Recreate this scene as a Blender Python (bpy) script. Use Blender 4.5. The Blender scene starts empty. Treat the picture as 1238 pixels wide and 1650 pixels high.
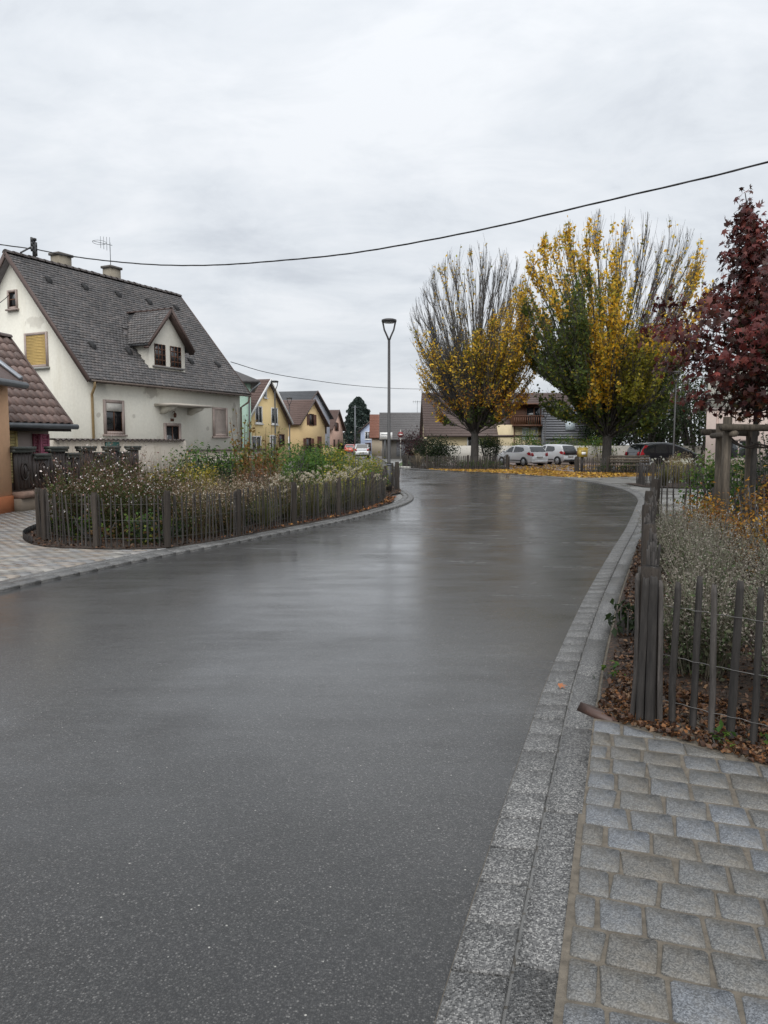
import bpy, math, random
import numpy as np
from mathutils import Vector, Matrix
random.seed(7); RNG = np.random.default_rng(11)
R = math.radians
scene = bpy.context.scene
COL = scene.collection

# ------------------------------------------------------------------ camera, sky, sun, exposure
F_PX, HZ, EYE = 1200.0, 715.0, 1.6
TH = math.atan((825 - HZ) / F_PX)
cd = bpy.data.cameras.new('camera'); cam = bpy.data.objects.new('camera', cd); COL.objects.link(cam)
cd.sensor_fit = 'VERTICAL'; cd.sensor_height = 24.0; cd.lens = 24.0 * F_PX / 1650.0
cd.clip_start = 0.05; cd.clip_end = 4000
cam.location = (0, 0, EYE); cam.rotation_euler = (R(90) - TH, 0, 0)
scene.camera = cam

world = bpy.data.worlds.new('World'); scene.world = world; world.use_nodes = True
def build_world():
    nt = world.node_tree; n = nt.nodes; l = nt.links
    bg = n['Background']; bg.inputs['Strength'].default_value = 0.1
    sky = n.new('ShaderNodeTexSky'); sky.sky_type = 'NISHITA'; sky.sun_disc = False
    sky.sun_elevation = R(52); sky.sun_rotation = R(170); sky.dust_density = 4.0
    tc = n.new('ShaderNodeTexCoord')
    sep = n.new('ShaderNodeSeparateXYZ'); l.new(tc.outputs['Generated'], sep.inputs[0])
    def m(op, a, b=None, c=None):
        k = n.new('ShaderNodeMath'); k.operation = op
        for i, q in enumerate((a, b, c)):
            if q is None: continue
            if isinstance(q, (int, float)): k.inputs[i].default_value = q
            else: l.new(q, k.inputs[i])
        return k.outputs[0]
    zc = m('MAXIMUM', sep.outputs['Z'], 0.0)
    den = m('ADD', zc, 0.24)
    cx = m('DIVIDE', sep.outputs['X'], den); cy = m('DIVIDE', sep.outputs['Y'], den)
    cmb = n.new('ShaderNodeCombineXYZ'); l.new(cx, cmb.inputs[0]); l.new(cy, cmb.inputs[1])
    def noise(scale, detail, rough, dist=0.0, off=0.0):
        mp = n.new('ShaderNodeMapping'); l.new(cmb.outputs[0], mp.inputs[0])
        mp.inputs['Location'].default_value = (off, off * .7, 0); mp.inputs['Scale'].default_value = (1.0, 1.35, 1)
        k = n.new('ShaderNodeTexNoise'); k.inputs['Scale'].default_value = scale; k.inputs['Detail'].default_value = detail
        k.inputs['Roughness'].default_value = rough; k.inputs['Distortion'].default_value = dist
        l.new(mp.outputs[0], k.inputs['Vector']); return k.outputs['Fac']
    a = noise(1.1, 6, .58, .6, 3.1); b = noise(3.2, 7, .62, .5, 8.7)
    s = m('ADD', m('MULTIPLY', a, .65), m('MULTIPLY', b, .35))
    ramp = n.new('ShaderNodeValToRGB'); l.new(s, ramp.inputs[0])
    e = ramp.color_ramp.elements
    e[0].position = .38; e[0].color = (4.2, 4.45, 4.8, 1)
    e[1].position = .6; e[1].color = (5.75, 5.92, 6.15, 1)
    x = e.new(.48); x.color = (5.0, 5.25, 5.55, 1)
    # an overcast dome: a little brighter towards the zenith
    br = m('ADD', m('MULTIPLY', zc, .4), .92)
    mul = n.new('ShaderNodeVectorMath'); mul.operation = 'SCALE'; l.new(ramp.outputs[0], mul.inputs[0]); l.new(br, mul.inputs['Scale'])
    mix = n.new('ShaderNodeMixRGB'); mix.inputs[0].default_value = .94
    l.new(sky.outputs[0], mix.inputs[1]); l.new(mul.outputs[0], mix.inputs[2]); l.new(mix.outputs[0], bg.inputs['Color'])
build_world()
sl = bpy.data.lights.new('sun', 'SUN'); sun = bpy.data.objects.new('sun', sl); COL.objects.link(sun)
sl.energy = 1.5; sl.angle = R(70); sl.color = (1.0, .975, .94)
sun.rotation_euler = (R(38), 0, R(-10)); sun.location = (0, -10, 30)
scene.view_settings.view_transform = 'Standard'; scene.view_settings.look = 'None'
scene.view_settings.exposure = 0.62; scene.view_settings.gamma = 1.0; scene.view_settings.use_curve_mapping = False
scene.render.engine = 'CYCLES'
cy = scene.cycles
cy.use_denoising = True
try: cy.denoiser = 'OPENIMAGEDENOISE'
except Exception: pass
cy.max_bounces = 5; cy.diffuse_bounces = 2; cy.glossy_bounces = 3; cy.transmission_bounces = 3; cy.transparent_max_bounces = 4
cy.caustics_reflective = False; cy.caustics_refractive = False

# ------------------------------------------------------------------ helpers
def ray(px, py):
    u = (px - 619) / F_PX; v = (825 - py) / F_PX
    return (u, math.cos(TH) + math.sin(TH) * v, -math.sin(TH) + math.cos(TH) * v)
def G(px, py, z=0.0):
    d = ray(px, py); t = (z - EYE) / d[2]; return (d[0] * t, d[1] * t)
def at(px, py, Y):
    d = ray(px, py); t = Y / d[1]; return np.array((d[0] * t, Y, EYE + d[2] * t))

def root_matrix(o):
    M = Matrix.Translation(o.location) @ o.rotation_euler.to_matrix().to_4x4() @ Matrix.Diagonal((*o.scale, 1))
    return root_matrix(o.parent) @ M if o.parent else M

class MB:
    """collects faces; build() links them as one mesh object"""
    def __init__(s): s.V = []; s.Fc = []; s.C = []; s.n = 0; s.hascol = False
    def add(s, v, faces, col=None):
        v = np.asarray(v, dtype=np.float64).reshape(-1, 3)
        if isinstance(faces, np.ndarray): s.Fc.append(faces + s.n)
        else:
            by = {}
            for f in faces: by.setdefault(len(f), []).append(f)
            for k, fs in by.items(): s.Fc.append(np.asarray(fs) + s.n)
        s.V.append(v); s.n += len(v)
        if col is None: col = np.ones((len(v), 3)) * .5
        else:
            s.hascol = True; col = np.asarray(col, dtype=float)
            if col.ndim == 1: col = np.tile(col, (len(v), 1))
        s.C.append(col)
    def hexa(s, p, col=None):   # p: 8 pts, bottom 4 ccw then top 4
        s.add(p, [(3, 2, 1, 0), (4, 5, 6, 7), (0, 1, 5, 4), (1, 2, 6, 5), (2, 3, 7, 6), (3, 0, 4, 7)], col)
    def box(s, x0, x1, y0, y1, z0, z1, col=None):
        s.hexa([(x0, y0, z0), (x1, y0, z0), (x1, y1, z0), (x0, y1, z0), (x0, y0, z1), (x1, y0, z1), (x1, y1, z1), (x0, y1, z1)], col)
    def bar(s, a, b, w, h, up=(0, 0, 1), col=None):  # box beam from a to b, width w, height h
        a = Vector(a); b = Vector(b); t = (b - a).normalized(); u = Vector(up)
        if abs(t.dot(u)) > .98: u = Vector((0, 1, 0))
        sd = t.cross(u).normalized(); u = sd.cross(t).normalized()
        q = []
        for e in (a, b):
            for (i, j) in ((-1, -1), (1, -1), (1, 1), (-1, 1)): q.append(e + sd * (i * w / 2) + u * (j * h / 2))
        s.hexa(q, col)
    def extrude(s, poly, vec, col=None):
        p = [Vector(q) for q in poly]; n = len(p); vec = Vector(vec)
        v = p + [q + vec for q in p]
        s.add([tuple(q) for q in v], [tuple(range(n))[::-1], tuple(range(n, 2 * n))] + [(i, (i + 1) % n, n + (i + 1) % n, n + i) for i in range(n)], col)
    def face(s, pts, col=None): s.add(pts, [tuple(range(len(pts)))], col)
    def tube(s, pts, rad, n=8, cap=True, col=None):
        pts = [Vector(p) for p in pts]
        if not hasattr(rad, '__len__'): rad = [rad] * len(pts)
        t0 = (pts[1] - pts[0]).normalized()
        a = t0.orthogonal().normalized(); v = []
        for i, p in enumerate(pts):
            t = (pts[min(i + 1, len(pts) - 1)] - pts[max(i - 1, 0)]).normalized()
            a = (a - t * a.dot(t)).normalized(); b = t.cross(a)
            for k in range(n):
                w = 2 * math.pi * k / n; v.append(tuple(p + (a * math.cos(w) + b * math.sin(w)) * rad[i]))
        m = len(pts)
        f = [(i * n + k, i * n + (k + 1) % n, (i + 1) * n + (k + 1) % n, (i + 1) * n + k) for i in range(m - 1) for k in range(n)]
        if cap: f += [tuple(range(n))[::-1], tuple(range((m - 1) * n, m * n))]
        s.add(v, f, col)
    def strands(s, P, rad, n=3, col=None):   # P (N,K,3), rad (N,K)
        P = np.asarray(P, float); N, K, _ = P.shape; rad = np.broadcast_to(np.asarray(rad, float), (N, K))
        t = P[:, -1] - P[:, 0]; t /= np.linalg.norm(t, axis=1, keepdims=True) + 1e-9
        h = np.where(np.abs(t[:, 2:3]) > .9, np.array([[1., 0, 0]]), np.array([[0, 0, 1.]]))
        a = np.cross(t, h); a /= np.linalg.norm(a, axis=1, keepdims=True) + 1e-9; b = np.cross(t, a)
        ang = np.arange(n) * 2 * math.pi / n
        off = a[:, None, :] * np.cos(ang)[None, :, None] + b[:, None, :] * np.sin(ang)[None, :, None]
        v = P[:, :, None, :] + off[:, None, :, :] * rad[:, :, None, None]
        base = (np.arange(N) * K * n)[:, None, None, None]
        i = np.arange(K - 1)[None, :, None, None]; k = np.arange(n)[None, None, :, None]
        f = np.concatenate([base + i * n + k, base + i * n + (k + 1) % n, base + (i + 1) * n + (k + 1) % n, base + (i + 1) * n + k], axis=3).reshape(-1, 4)
        c = None
        if col is not None:
            col = np.asarray(col, float); c = np.repeat(np.broadcast_to(col, (N, 3)), K * n, axis=0)
        s.add(v.reshape(-1, 3), f, c)
    def ribbons(s, P, w, side=None, col=None):   # flat blades
        P = np.asarray(P, float); N, K, _ = P.shape; w = np.broadcast_to(np.asarray(w, float), (N, K))
        if side is None:
            an = RNG.uniform(0, 2 * math.pi, N); side = np.stack([np.cos(an), np.sin(an), np.zeros(N)], 1)
        v = np.stack([P - side[:, None, :] * w[:, :, None] / 2, P + side[:, None, :] * w[:, :, None] / 2], 2)
        base = (np.arange(N) * K * 2)[:, None]; i = np.arange(K - 1)[None, :]
        f = np.stack([base + i * 2, base + i * 2 + 1, base + i * 2 + 3, base + i * 2 + 2], 2).reshape(-1, 4)
        c = None
        if col is not None: c = np.repeat(np.broadcast_to(np.asarray(col, float), (N, 3)), K * 2, axis=0)
        s.add(v.reshape(-1, 3), f, c)
    def leaves(s, C, size, tmpl, col, normal=None, spread=1.0):  # many copies of a flat template
        C = np.asarray(C, float); N = len(C)
        if N == 0: return
        tv, tf = tmpl; tv = np.asarray(tv, float); tf = np.asarray(tf)
        nrm = RNG.normal(size=(N, 3))
        if normal is not None: nrm = np.asarray(normal) + nrm * spread
        nrm /= np.linalg.norm(nrm, axis=1, keepdims=True)
        r = RNG.normal(size=(N, 3)); a = np.cross(nrm, r); a /= np.linalg.norm(a, axis=1, keepdims=True); b = np.cross(nrm, a)
        size = np.broadcast_to(np.asarray(size, float), (N,))
        v = C[:, None, :] + size[:, None, None] * (tv[None, :, 0:1] * a[:, None, :] + tv[None, :, 1:2] * b[:, None, :] + tv[None, :, 2:3] * nrm[:, None, :])
        f = (tf[None] + (np.arange(N) * len(tv))[:, None, None]).reshape(-1, tf.shape[1])
        c = np.repeat(np.broadcast_to(np.asarray(col, float), (N, 3)), len(tv), axis=0)
        s.add(v.reshape(-1, 3), f, c)
    def mesh(s, name, mat, smooth=False, M=None):
        me = bpy.data.meshes.new(name); v = np.concatenate(s.V)
        if M is not None:
            A = np.array(M.inverted()); v = v @ A[:3, :3].T + A[:3, 3]
        me.vertices.add(len(v)); me.vertices.foreach_set('co', v.astype(np.float32).ravel())
        lens = np.concatenate([np.full(len(f), f.shape[1]) for f in s.Fc]); idx = np.concatenate([f.ravel() for f in s.Fc])
        me.loops.add(len(idx)); me.loops.foreach_set('vertex_index', idx.astype(np.int32))
        me.polygons.add(len(lens)); me.polygons.foreach_set('loop_start', np.concatenate([[0], np.cumsum(lens)[:-1]]).astype(np.int32))
        if smooth: me.polygons.foreach_set('use_smooth', np.ones(len(lens), dtype=bool))
        me.update(calc_edges=True)
        if s.hascol:
            ca = me.color_attributes.new('Col', 'FLOAT_COLOR', 'POINT')
            c = np.ones((len(v), 4), np.float32); c[:, :3] = np.concatenate(s.C); ca.data.foreach_set('color', c.ravel())
        me.materials.append(mat); return me
    def build(s, name, mat, parent=None, smooth=False, local=False, **kw):
        M = root_matrix(parent) if (parent is not None and not local) else None
        o = bpy.data.objects.new(name, s.mesh(name, mat, smooth, M)); COL.objects.link(o)
        if parent is not None: o.parent = parent
        return tag(o, **kw)

def tag(o, label=None, cat=None, group=None, kind=None):
    if label: o['label'] = label
    if cat: o['category'] = cat
    if group: o['group'] = group
    if kind: o['kind'] = kind
    return o
def empty(name, loc, rz=0.0, **kw):
    o = bpy.data.objects.new(name, None); COL.objects.link(o)
    o.location = loc; o.rotation_euler = (0, 0, rz); o.empty_display_size = .3
    return tag(o, **kw)
def inst(name, me, parent=None, loc=(0, 0, 0), rot=(0, 0, 0), scale=(1, 1, 1)):
    o = bpy.data.objects.new(name, me); COL.objects.link(o); o.parent = parent
    o.location = loc; o.rotation_euler = rot; o.scale = scale; return o
def smooth_line(pts, step=.25):
    p = [np.array(q, float) for q in pts]; p = [2 * p[0] - p[1]] + p + [2 * p[-1] - p[-2]]; out = []
    for i in range(1, len(p) - 2):
        L = np.linalg.norm(p[i + 1] - p[i]); k = max(2, int(L / step))
        for j in range(k):
            t = j / k
            out.append(.5 * ((2 * p[i]) + (-p[i - 1] + p[i + 1]) * t + (2 * p[i - 1] - 5 * p[i] + 4 * p[i + 1] - p[i + 2]) * t * t + (-p[i - 1] + 3 * p[i] - 3 * p[i + 1] + p[i + 2]) * t ** 3))
    out.append(p[-2]); return np.array(out)
def resample(line, step):
    seg = np.linalg.norm(np.diff(line, axis=0), axis=1); s = np.concatenate([[0], np.cumsum(seg)])
    n = max(2, int(round(s[-1] / step)) + 1); q = np.linspace(0, s[-1], n)
    return np.stack([np.interp(q, s, line[:, k]) for k in range(line.shape[1])], 1)
def offset(line, d):   # to the right of the walking direction
    t = np.gradient(line, axis=0); t /= np.linalg.norm(t, axis=1, keepdims=True) + 1e-9
    return line + np.stack([t[:, 1], -t[:, 0]], 1) * d
def inside(x, y, poly):
    c = False; n = len(poly); j = n - 1
    for i in range(n):
        xi, yi = poly[i][:2]; xj, yj = poly[j][:2]
        if (yi > y) != (yj > y) and x < (xj - xi) * (y - yi) / (yj - yi) + xi: c = not c
        j = i
    return c
def ordinal(i): return ['first', 'second', 'third', 'fourth', 'fifth', 'sixth', 'seventh', 'eighth', 'ninth', 'tenth', 'eleventh', 'twelfth', 'thirteenth', 'fourteenth', 'fifteenth', 'sixteenth', 'seventeenth', 'eighteenth', 'nineteenth', 'twentieth'][i]

# ------------------------------------------------------------------ materials
class NT:
    def __init__(s, name):
        s.m = bpy.data.materials.new(name); s.m.use_nodes = True; s.t = s.m.node_tree; s.n = s.t.nodes; s.l = s.t.links
        s.b = s.n['Principled BSDF']; s.out = s.n['Material Output']; s._co = None
    def co(s, kind='Object', scale=None, rot=None):
        if s._co is None: s._co = s.n.new('ShaderNodeTexCoord')
        o = s._co.outputs[kind]
        if scale is not None or rot is not None:
            mp = s.n.new('ShaderNodeMapping'); s.l.new(o, mp.inputs[0])
            if scale is not None: mp.inputs['Scale'].default_value = scale
            if rot is not None: mp.inputs['Rotation'].default_value = rot
            o = mp.outputs[0]
        return o
    def noise(s, scale, detail=4, rough=.55, vec=None, dist=0):
        k = s.n.new('ShaderNodeTexNoise'); k.inputs['Scale'].default_value = scale; k.inputs['Detail'].default_value = detail
        k.inputs['Roughness'].default_value = rough; k.inputs['Distortion'].default_value = dist
        s.l.new(vec if vec is not None else s.co(), k.inputs['Vector']); return k.outputs['Fac']
    def voronoi(s, scale, out='Color', vec=None, feature='F1'):
        k = s.n.new('ShaderNodeTexVoronoi'); k.feature = feature; k.inputs['Scale'].default_value = scale
        s.l.new(vec if vec is not None else s.co(), k.inputs['Vector']); return k.outputs[out]
    def ramp(s, fac, stops, interp='LINEAR'):
        k = s.n.new('ShaderNodeValToRGB'); s.l.new(fac, k.inputs[0]); k.color_ramp.interpolation = interp
        e = k.color_ramp.elements
        def c4(c): return (c, c, c, 1) if isinstance(c, (int, float)) else (*c, 1)
        e[0].position, e[0].color = stops[0][0], c4(stops[0][1]); e[1].position, e[1].color = stops[-1][0], c4(stops[-1][1])
        for p, c in stops[1:-1]: x = e.new(p); x.color = c4(c)
        return k.outputs[0]
    def mix(s, fac, a, b, mode='MIX'):
        k = s.n.new('ShaderNodeMixRGB'); k.blend_type = mode
        for i, q in enumerate((fac, a, b)):
            if isinstance(q, (int, float)): k.inputs[i].default_value = q if i == 0 else (q, q, q, 1)
            elif isinstance(q, tuple): k.inputs[i].default_value = (*q, 1)
            else: s.l.new(q, k.inputs[i])
        return k.outputs[0]
    def math(s, op, a, b=0.0):
        k = s.n.new('ShaderNodeMath'); k.operation = op
        for i, q in enumerate((a, b)):
            if isinstance(q, (int, float)): k.inputs[i].default_value = q
            else: s.l.new(q, k.inputs[i])
        return k.outputs[0]
    def sep(s, v):
        k = s.n.new('ShaderNodeSeparateXYZ'); s.l.new(v, k.inputs[0]); return k.outputs
    def rnd(s): return s.n.new('ShaderNodeObjectInfo').outputs['Random']
    def set(s, name, v):
        i = s.b.inputs[name]
        if isinstance(v, (int, float)): i.default_value = v
        elif isinstance(v, tuple): i.default_value = (*v, 1) if len(i.default_value) == 4 else v
        else: s.l.new(v, i)
        return s
    def bump(s, h, strength=.3, dist=.01, target='Normal'):
        k = s.n.new('ShaderNodeBump'); k.inputs['Strength'].default_value = strength; k.inputs['Distance'].default_value = dist
        s.l.new(h, k.inputs['Height']); s.l.new(k.outputs[0], s.b.inputs[target]); return s

def scl(c, k): return tuple(x * k for x in c)
def simple(name, c, rough=.6, var=.15, scale=6, bump=0.0, metal=0.0, rnd=0.0, spec=None, bdist=.01):
    t = NT(name)
    f = t.noise(scale, 5, .6)
    col = t.ramp(f, [(.3, scl(c, 1 - var)), (.7, scl(c, 1 + var))])
    if rnd:
        r = t.ramp(t.rnd(), [(0, 1 - rnd), (1, 1 + rnd)]); col = t.mix(1.0, col, r, 'MULTIPLY')
    t.set('Base Color', col).set('Roughness', rough).set('Metallic', metal)
    if spec is not None: t.set('Specular IOR Level', spec)
    if bump: t.bump(t.noise(scale * 6, 5, .6), bump, bdist)
    return t.m
def plaster(name, c, stain=(.4, .38, .34), amt=.35, rough=.9):
    t = NT(name)
    big = t.noise(.55, 6, .62); fine = t.noise(9, 5, .6)
    col = t.ramp(fine, [(.3, scl(c, .93)), (.7, scl(c, 1.04))])
    streak = t.noise(1.0, 5, .6, t.co(scale=(2.2, 2.2, .35)))
    mask = t.math('MULTIPLY', t.ramp(streak, [(.52, 0.0), (.78, amt)]), t.ramp(big, [(.35, .3), (.65, 1.0)]))
    col = t.mix(mask, col, tuple(c[i] * stain[i] * 1.8 for i in range(3)))
    t.set('Base Color', col).set('Roughness', rough).bump(t.noise(60, 4, .7), .25, .006); return t.m
def leafmat(name, trans=.3, rough=.55):
    t = NT(name); a = t.n.new('ShaderNodeAttribute'); a.attribute_name = 'Col'
    v = t.noise(3.5, 3, .6); col = t.mix(1.0, a.outputs['Color'], t.ramp(v, [(.3, .75), (.7, 1.25)]), 'MULTIPLY')
    t.set('Base Color', col).set('Roughness', rough).set('Specular IOR Level', .3)
    tr = t.n.new('ShaderNodeBsdfTranslucent'); t.l.new(col, tr.inputs[0])
    mx = t.n.new('ShaderNodeMixShader'); mx.inputs[0].default_value = trans
    t.l.new(t.b.outputs[0], mx.inputs[1]); t.l.new(tr.outputs[0], mx.inputs[2]); t.l.new(mx.outputs[0], t.out.inputs[0]); return t.m
def wood(name, c, rough=.85, rnd=.3, bump=.6, grain=(30, 30, 2.0)):
    t = NT(name)
    g = t.noise(1.6, 6, .7, t.co(scale=grain)); b = t.noise(4, 4, .6)
    col = t.ramp(g, [(.3, scl(c, .3)), (.5, c), (.72, scl(c, 2.1))])
    col = t.mix(t.ramp(b, [(.45, 0.0), (.75, .55)]), col, (c[0] * .8, c[1] * .78, c[2] * .7))
    col = t.mix(1.0, col, t.ramp(t.rnd(), [(0, 1 - rnd), (1, 1 + rnd)]), 'MULTIPLY')
    t.set('Base Color', col).set('Roughness', rough).bump(g, bump, .006); return t.m
def tilemat(name, c, rows=.17, rough=.6, c2=None):   # far roofs: tile rows too small to pick apart
    t = NT(name); f = t.noise(1.2, 6, .65); g = t.noise(14, 3, .6, t.co(scale=(1, 1, .6)))
    col = t.ramp(f, [(.3, scl(c, .75)), (.7, scl(c2 or c, 1.2))])
    col = t.mix(.5, col, t.ramp(g, [(.3, scl(c, .55)), (.7, scl(c, 1.45))]))
    t.set('Base Color', col).set('Roughness', rough)
    t.bump(t.noise(20, 3, .6), .3, .02); return t.m

M = {}
M['leaf'] = leafmat('leaf', .48); M['leaf_thick'] = leafmat('leaf_thick', .12, .45)
M['dry'] = leafmat('dry_stem', .1, .8)
def barkmat():
    t = NT('bark'); g = t.noise(3, 6, .7, t.co(scale=(6, 6, 1.2)))
    t.set('Base Color', t.ramp(g, [(.3, (.018, .016, .015)), (.7, (.085, .078, .07))])).set('Roughness', .85).bump(g, .8, .02); return t.m
M['bark'] = barkmat()
M['twig'] = simple('twig', (.10, .095, .092), .8, .3, 3)

def asphalt():
    t = NT('asphalt')
    sp = t.voronoi(165, 'Color'); s1 = t.sep(sp)
    d = t.voronoi(165, 'Distance')
    stone = t.ramp(s1[0], [(0, (.02, .0197, .019)), (.5, (.036, .0353, .034)), (.8, (.056, .055, .053)), (.93, (.08, .078, .075)), (1, (.17, .165, .157))])
    pocket = t.ramp(d, [(.28, 1.0), (.62, .42)])
    col = t.mix(1.0, stone, pocket, 'MULTIPLY')
    # a few pale chippings
    s2 = t.sep(t.voronoi(46, 'Color')); d2 = t.voronoi(46, 'Distance')
    chip = t.math('MULTIPLY', t.ramp(s2[1], [(.975, 0.0), (.985, 1.0)]), t.ramp(d2, [(.13, 1.0), (.2, 0.0)]))
    col = t.mix(chip, col, (.36, .35, .32))
    big = t.noise(.5, 5, .6); col = t.mix(1.0, col, t.ramp(big, [(.3, .8), (.7, 1.25)]), 'MULTIPLY')
    t.set('Base Color', col).set('Roughness', .5).set('Specular IOR Level', .4)
    t.bump(d, .5, .004)
    # rain film: patchy, streaked across the carriageway
    w1 = t.noise(.4, 6, .65, dist=.5); w2 = t.noise(1.0, 6, .7, t.co(scale=(.6, 2.6, 1), rot=(0, 0, R(-8))))
    w = t.math('ADD', t.math('MULTIPLY', w1, .55), t.math('MULTIPLY', w2, .45))
    t.set('Coat Weight', t.ramp(w, [(.32, .6), (.56, 1.0)])).set('Coat IOR', 1.33)
    t.set('Coat Roughness', t.ramp(w, [(.36, .34), (.48, .2), (.6, .1)]))
    k = t.n.new('ShaderNodeBump'); k.inputs['Strength'].default_value = .2; k.inputs['Distance'].default_value = .01
    t.l.new(t.noise(9, 6, .7), k.inputs['Height']); t.l.new(k.outputs[0], t.b.inputs['Coat Normal'])
    return t.m
M['asphalt'] = asphalt()
def terrazzo():   # exposed aggregate kerb concrete
    t = NT('kerb_concrete')
    s = t.sep(t.voronoi(165, 'Color')); d = t.voronoi(165, 'Distance')
    col = t.ramp(s[0], [(0, (.025, .025, .025)), (.38, (.055, .055, .054)), (.55, (.13, .13, .126)), (.8, (.23, .228, .22)), (1, (.35, .345, .33))])
    col = t.mix(t.ramp(d, [(.35, 0.0), (.7, .75)]), col, (.1, .1, .1))
    big = t.noise(1.6, 5, .6); col = t.mix(1.0, col, t.ramp(big, [(.3, .72), (.7, 1.15)]), 'MULTIPLY')
    col = t.mix(1.0, col, t.ramp(t.rnd(), [(0, .85), (1, 1.12)]), 'MULTIPLY')
    t.set('Base Color', col).set('Roughness', t.ramp(big, [(.35, .35), (.65, .6)])).bump(d, .5, .003); return t.m
M['kerb'] = terrazzo()
def granite():
    t = NT('granite_sett')
    s = t.sep(t.voronoi(260, 'Color')); n1 = t.noise(9, 5, .65); n2 = t.noise(45, 4, .7)
    col = t.ramp(s[0], [(0, (.05, .053, .057)), (.5, (.105, .11, .116)), (1, (.2, .206, .213))])
    col = t.mix(t.ramp(n1, [(.42, 0.0), (.72, .6)]), col, (.16, .145, .12))
    tint = t.ramp(t.rnd(), [(0, (.92, .85, .74)), (.3, (.96, .92, .84)), (.6, (1.0, .99, .96)), (.85, (1.02, 1.05, 1.09)), (1, (1.18, 1.22, 1.28))])
    col = t.mix(1.0, col, tint, 'MULTIPLY')
    t.set('Base Color', col).set('Roughness', t.ramp(n1, [(.3, .28), (.7, .55)])).bump(n2, .6, .006); return t.m
M['sett'] = granite()
M['joint'] = simple('sandy_joint', (.125, .108, .085), .9, .35, 22, .8, bdist=.006)
def pavermat():
    t = NT('paver'); a = t.n.new('ShaderNodeAttribute'); a.attribute_name = 'Col'
    n = t.noise(3, 5, .6); col = t.mix(1.0, a.outputs['Color'], t.ramp(n, [(.3, .75), (.7, 1.2)]), 'MULTIPLY')
    w = t.noise(.8, 4, .6); t.set('Base Color', col).set('Roughness', t.ramp(w, [(.4, .25), (.62, .55)])).bump(t.noise(90, 3, .6), .3, .003); return t.m
M['paver'] = pavermat()
def pavesheet():
    t = NT('pavement_sheet'); b = t.n.new('ShaderNodeTexBrick'); t.l.new(t.co(), b.inputs['Vector'])
    b.inputs['Scale'].default_value = 1.0; b.inputs['Brick Width'].default_value = .2; b.inputs['Row Height'].default_value = .14; b.inputs['Mortar Size'].default_value = .006
    b.inputs['Color1'].default_value = (.22, .22, .215, 1); b.inputs['Color2'].default_value = (.17, .17, .165, 1); b.inputs['Mortar'].default_value = (.1, .09, .075, 1)
    n = t.noise(.7, 5, .6); t.set('Base Color', t.mix(1.0, b.outputs['Color'], t.ramp(n, [(.3, .75), (.7, 1.2)]), 'MULTIPLY'))
    t.set('Roughness', t.ramp(n, [(.38, .22), (.62, .5)])).bump(b.outputs['Fac'], -.3, .004); return t.m
M['pavesheet'] = pavesheet()
def redpave():
    t = NT('parking_paving'); n = t.noise(.5, 5, .6); s = t.sep(t.voronoi(9, 'Color'))
    col = t.ramp(s[0], [(0, (.13, .085, .075)), (1, (.24, .17, .15))]); col = t.mix(t.ramp(n, [(.4, 0.0), (.65, .7)]), col, (.2, .18, .17))
    t.set('Base Color', col).set('Roughness', .38); return t.m
M['redpave'] = redpave()
def soil():
    t = NT('bark_mulch'); s = t.sep(t.voronoi(38, 'Color', t.co(scale=(1, 2.2, 1)))); d = t.voronoi(38, 'Distance', t.co(scale=(1, 2.2, 1)))
    col = t.ramp(s[0], [(0, (.012, .009, .007)), (.5, (.035, .022, .015)), (.85, (.06, .034, .02)), (1, (.11, .06, .032))])
    t.set('Base Color', col).set('Roughness', .75).bump(d, .9, .02); return t.m
M['mulch'] = soil()
M['grass'] = simple('lawn', (.06, .1, .025), .8, .4, 8, .6)
M['ground'] = simple('far_ground', (.10, .105, .075), .9, .3, .3)
M['pale'] = wood('weathered_pale', (.048, .043, .04), rnd=.45)
M['post'] = wood('weathered_post', (.05, .041, .034), grain=(9, 9, 1.2), bump=1.0)
M['stake'] = wood('tree_stake', (.085, .07, .053), grain=(16, 16, 1.6))
M['wire'] = simple('galvanised_wire', (.16, .155, .15), .55, .2, 5, metal=.5)
def stained(m, spots):
    # damp patches with their own place on the wall
    nt = m.node_tree; b = nt.nodes['Principled BSDF']; src = b.inputs['Base Color'].links[0].from_socket
    tc = nt.nodes.new('ShaderNodeTexCoord')
    for (p, sc, amt) in spots:
        mp = nt.nodes.new('ShaderNodeMapping'); mp.inputs['Location'].default_value = tuple(-a * k for a, k in zip(p, sc)); mp.inputs['Scale'].default_value = sc; nt.links.new(tc.outputs['Object'], mp.inputs[0])
        ln = nt.nodes.new('ShaderNodeVectorMath'); ln.operation = 'LENGTH'; nt.links.new(mp.outputs[0], ln.inputs[0])
        no = nt.nodes.new('ShaderNodeTexNoise'); no.inputs['Scale'].default_value = 3.5; no.inputs['Detail'].default_value = 6; nt.links.new(tc.outputs['Object'], no.inputs['Vector'])
        ad = nt.nodes.new('ShaderNodeMath'); ad.operation = 'ADD'; nt.links.new(ln.outputs['Value'], ad.inputs[0]); nt.links.new(no.outputs['Fac'], ad.inputs[1])
        rp = nt.nodes.new('ShaderNodeValToRGB'); nt.links.new(ad.outputs[0], rp.inputs[0]); rp.color_ramp.elements[0].position = .85; rp.color_ramp.elements[0].color = (amt, amt, amt, 1); rp.color_ramp.elements[1].position = 1.25 if False else 1.0; rp.color_ramp.elements[1].color = (0, 0, 0, 1)
        mx = nt.nodes.new('ShaderNodeMixRGB'); nt.links.new(rp.outputs[0], mx.inputs[0]); nt.links.new(src, mx.inputs[1]); mx.inputs[2].default_value = (.3, .27, .23, 1); src = mx.outputs[0]
    nt.links.new(src, b.inputs['Base Color']); return m
M['wall_white'] = plaster('white_render', (.72, .70, .62), amt=.6)
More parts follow.
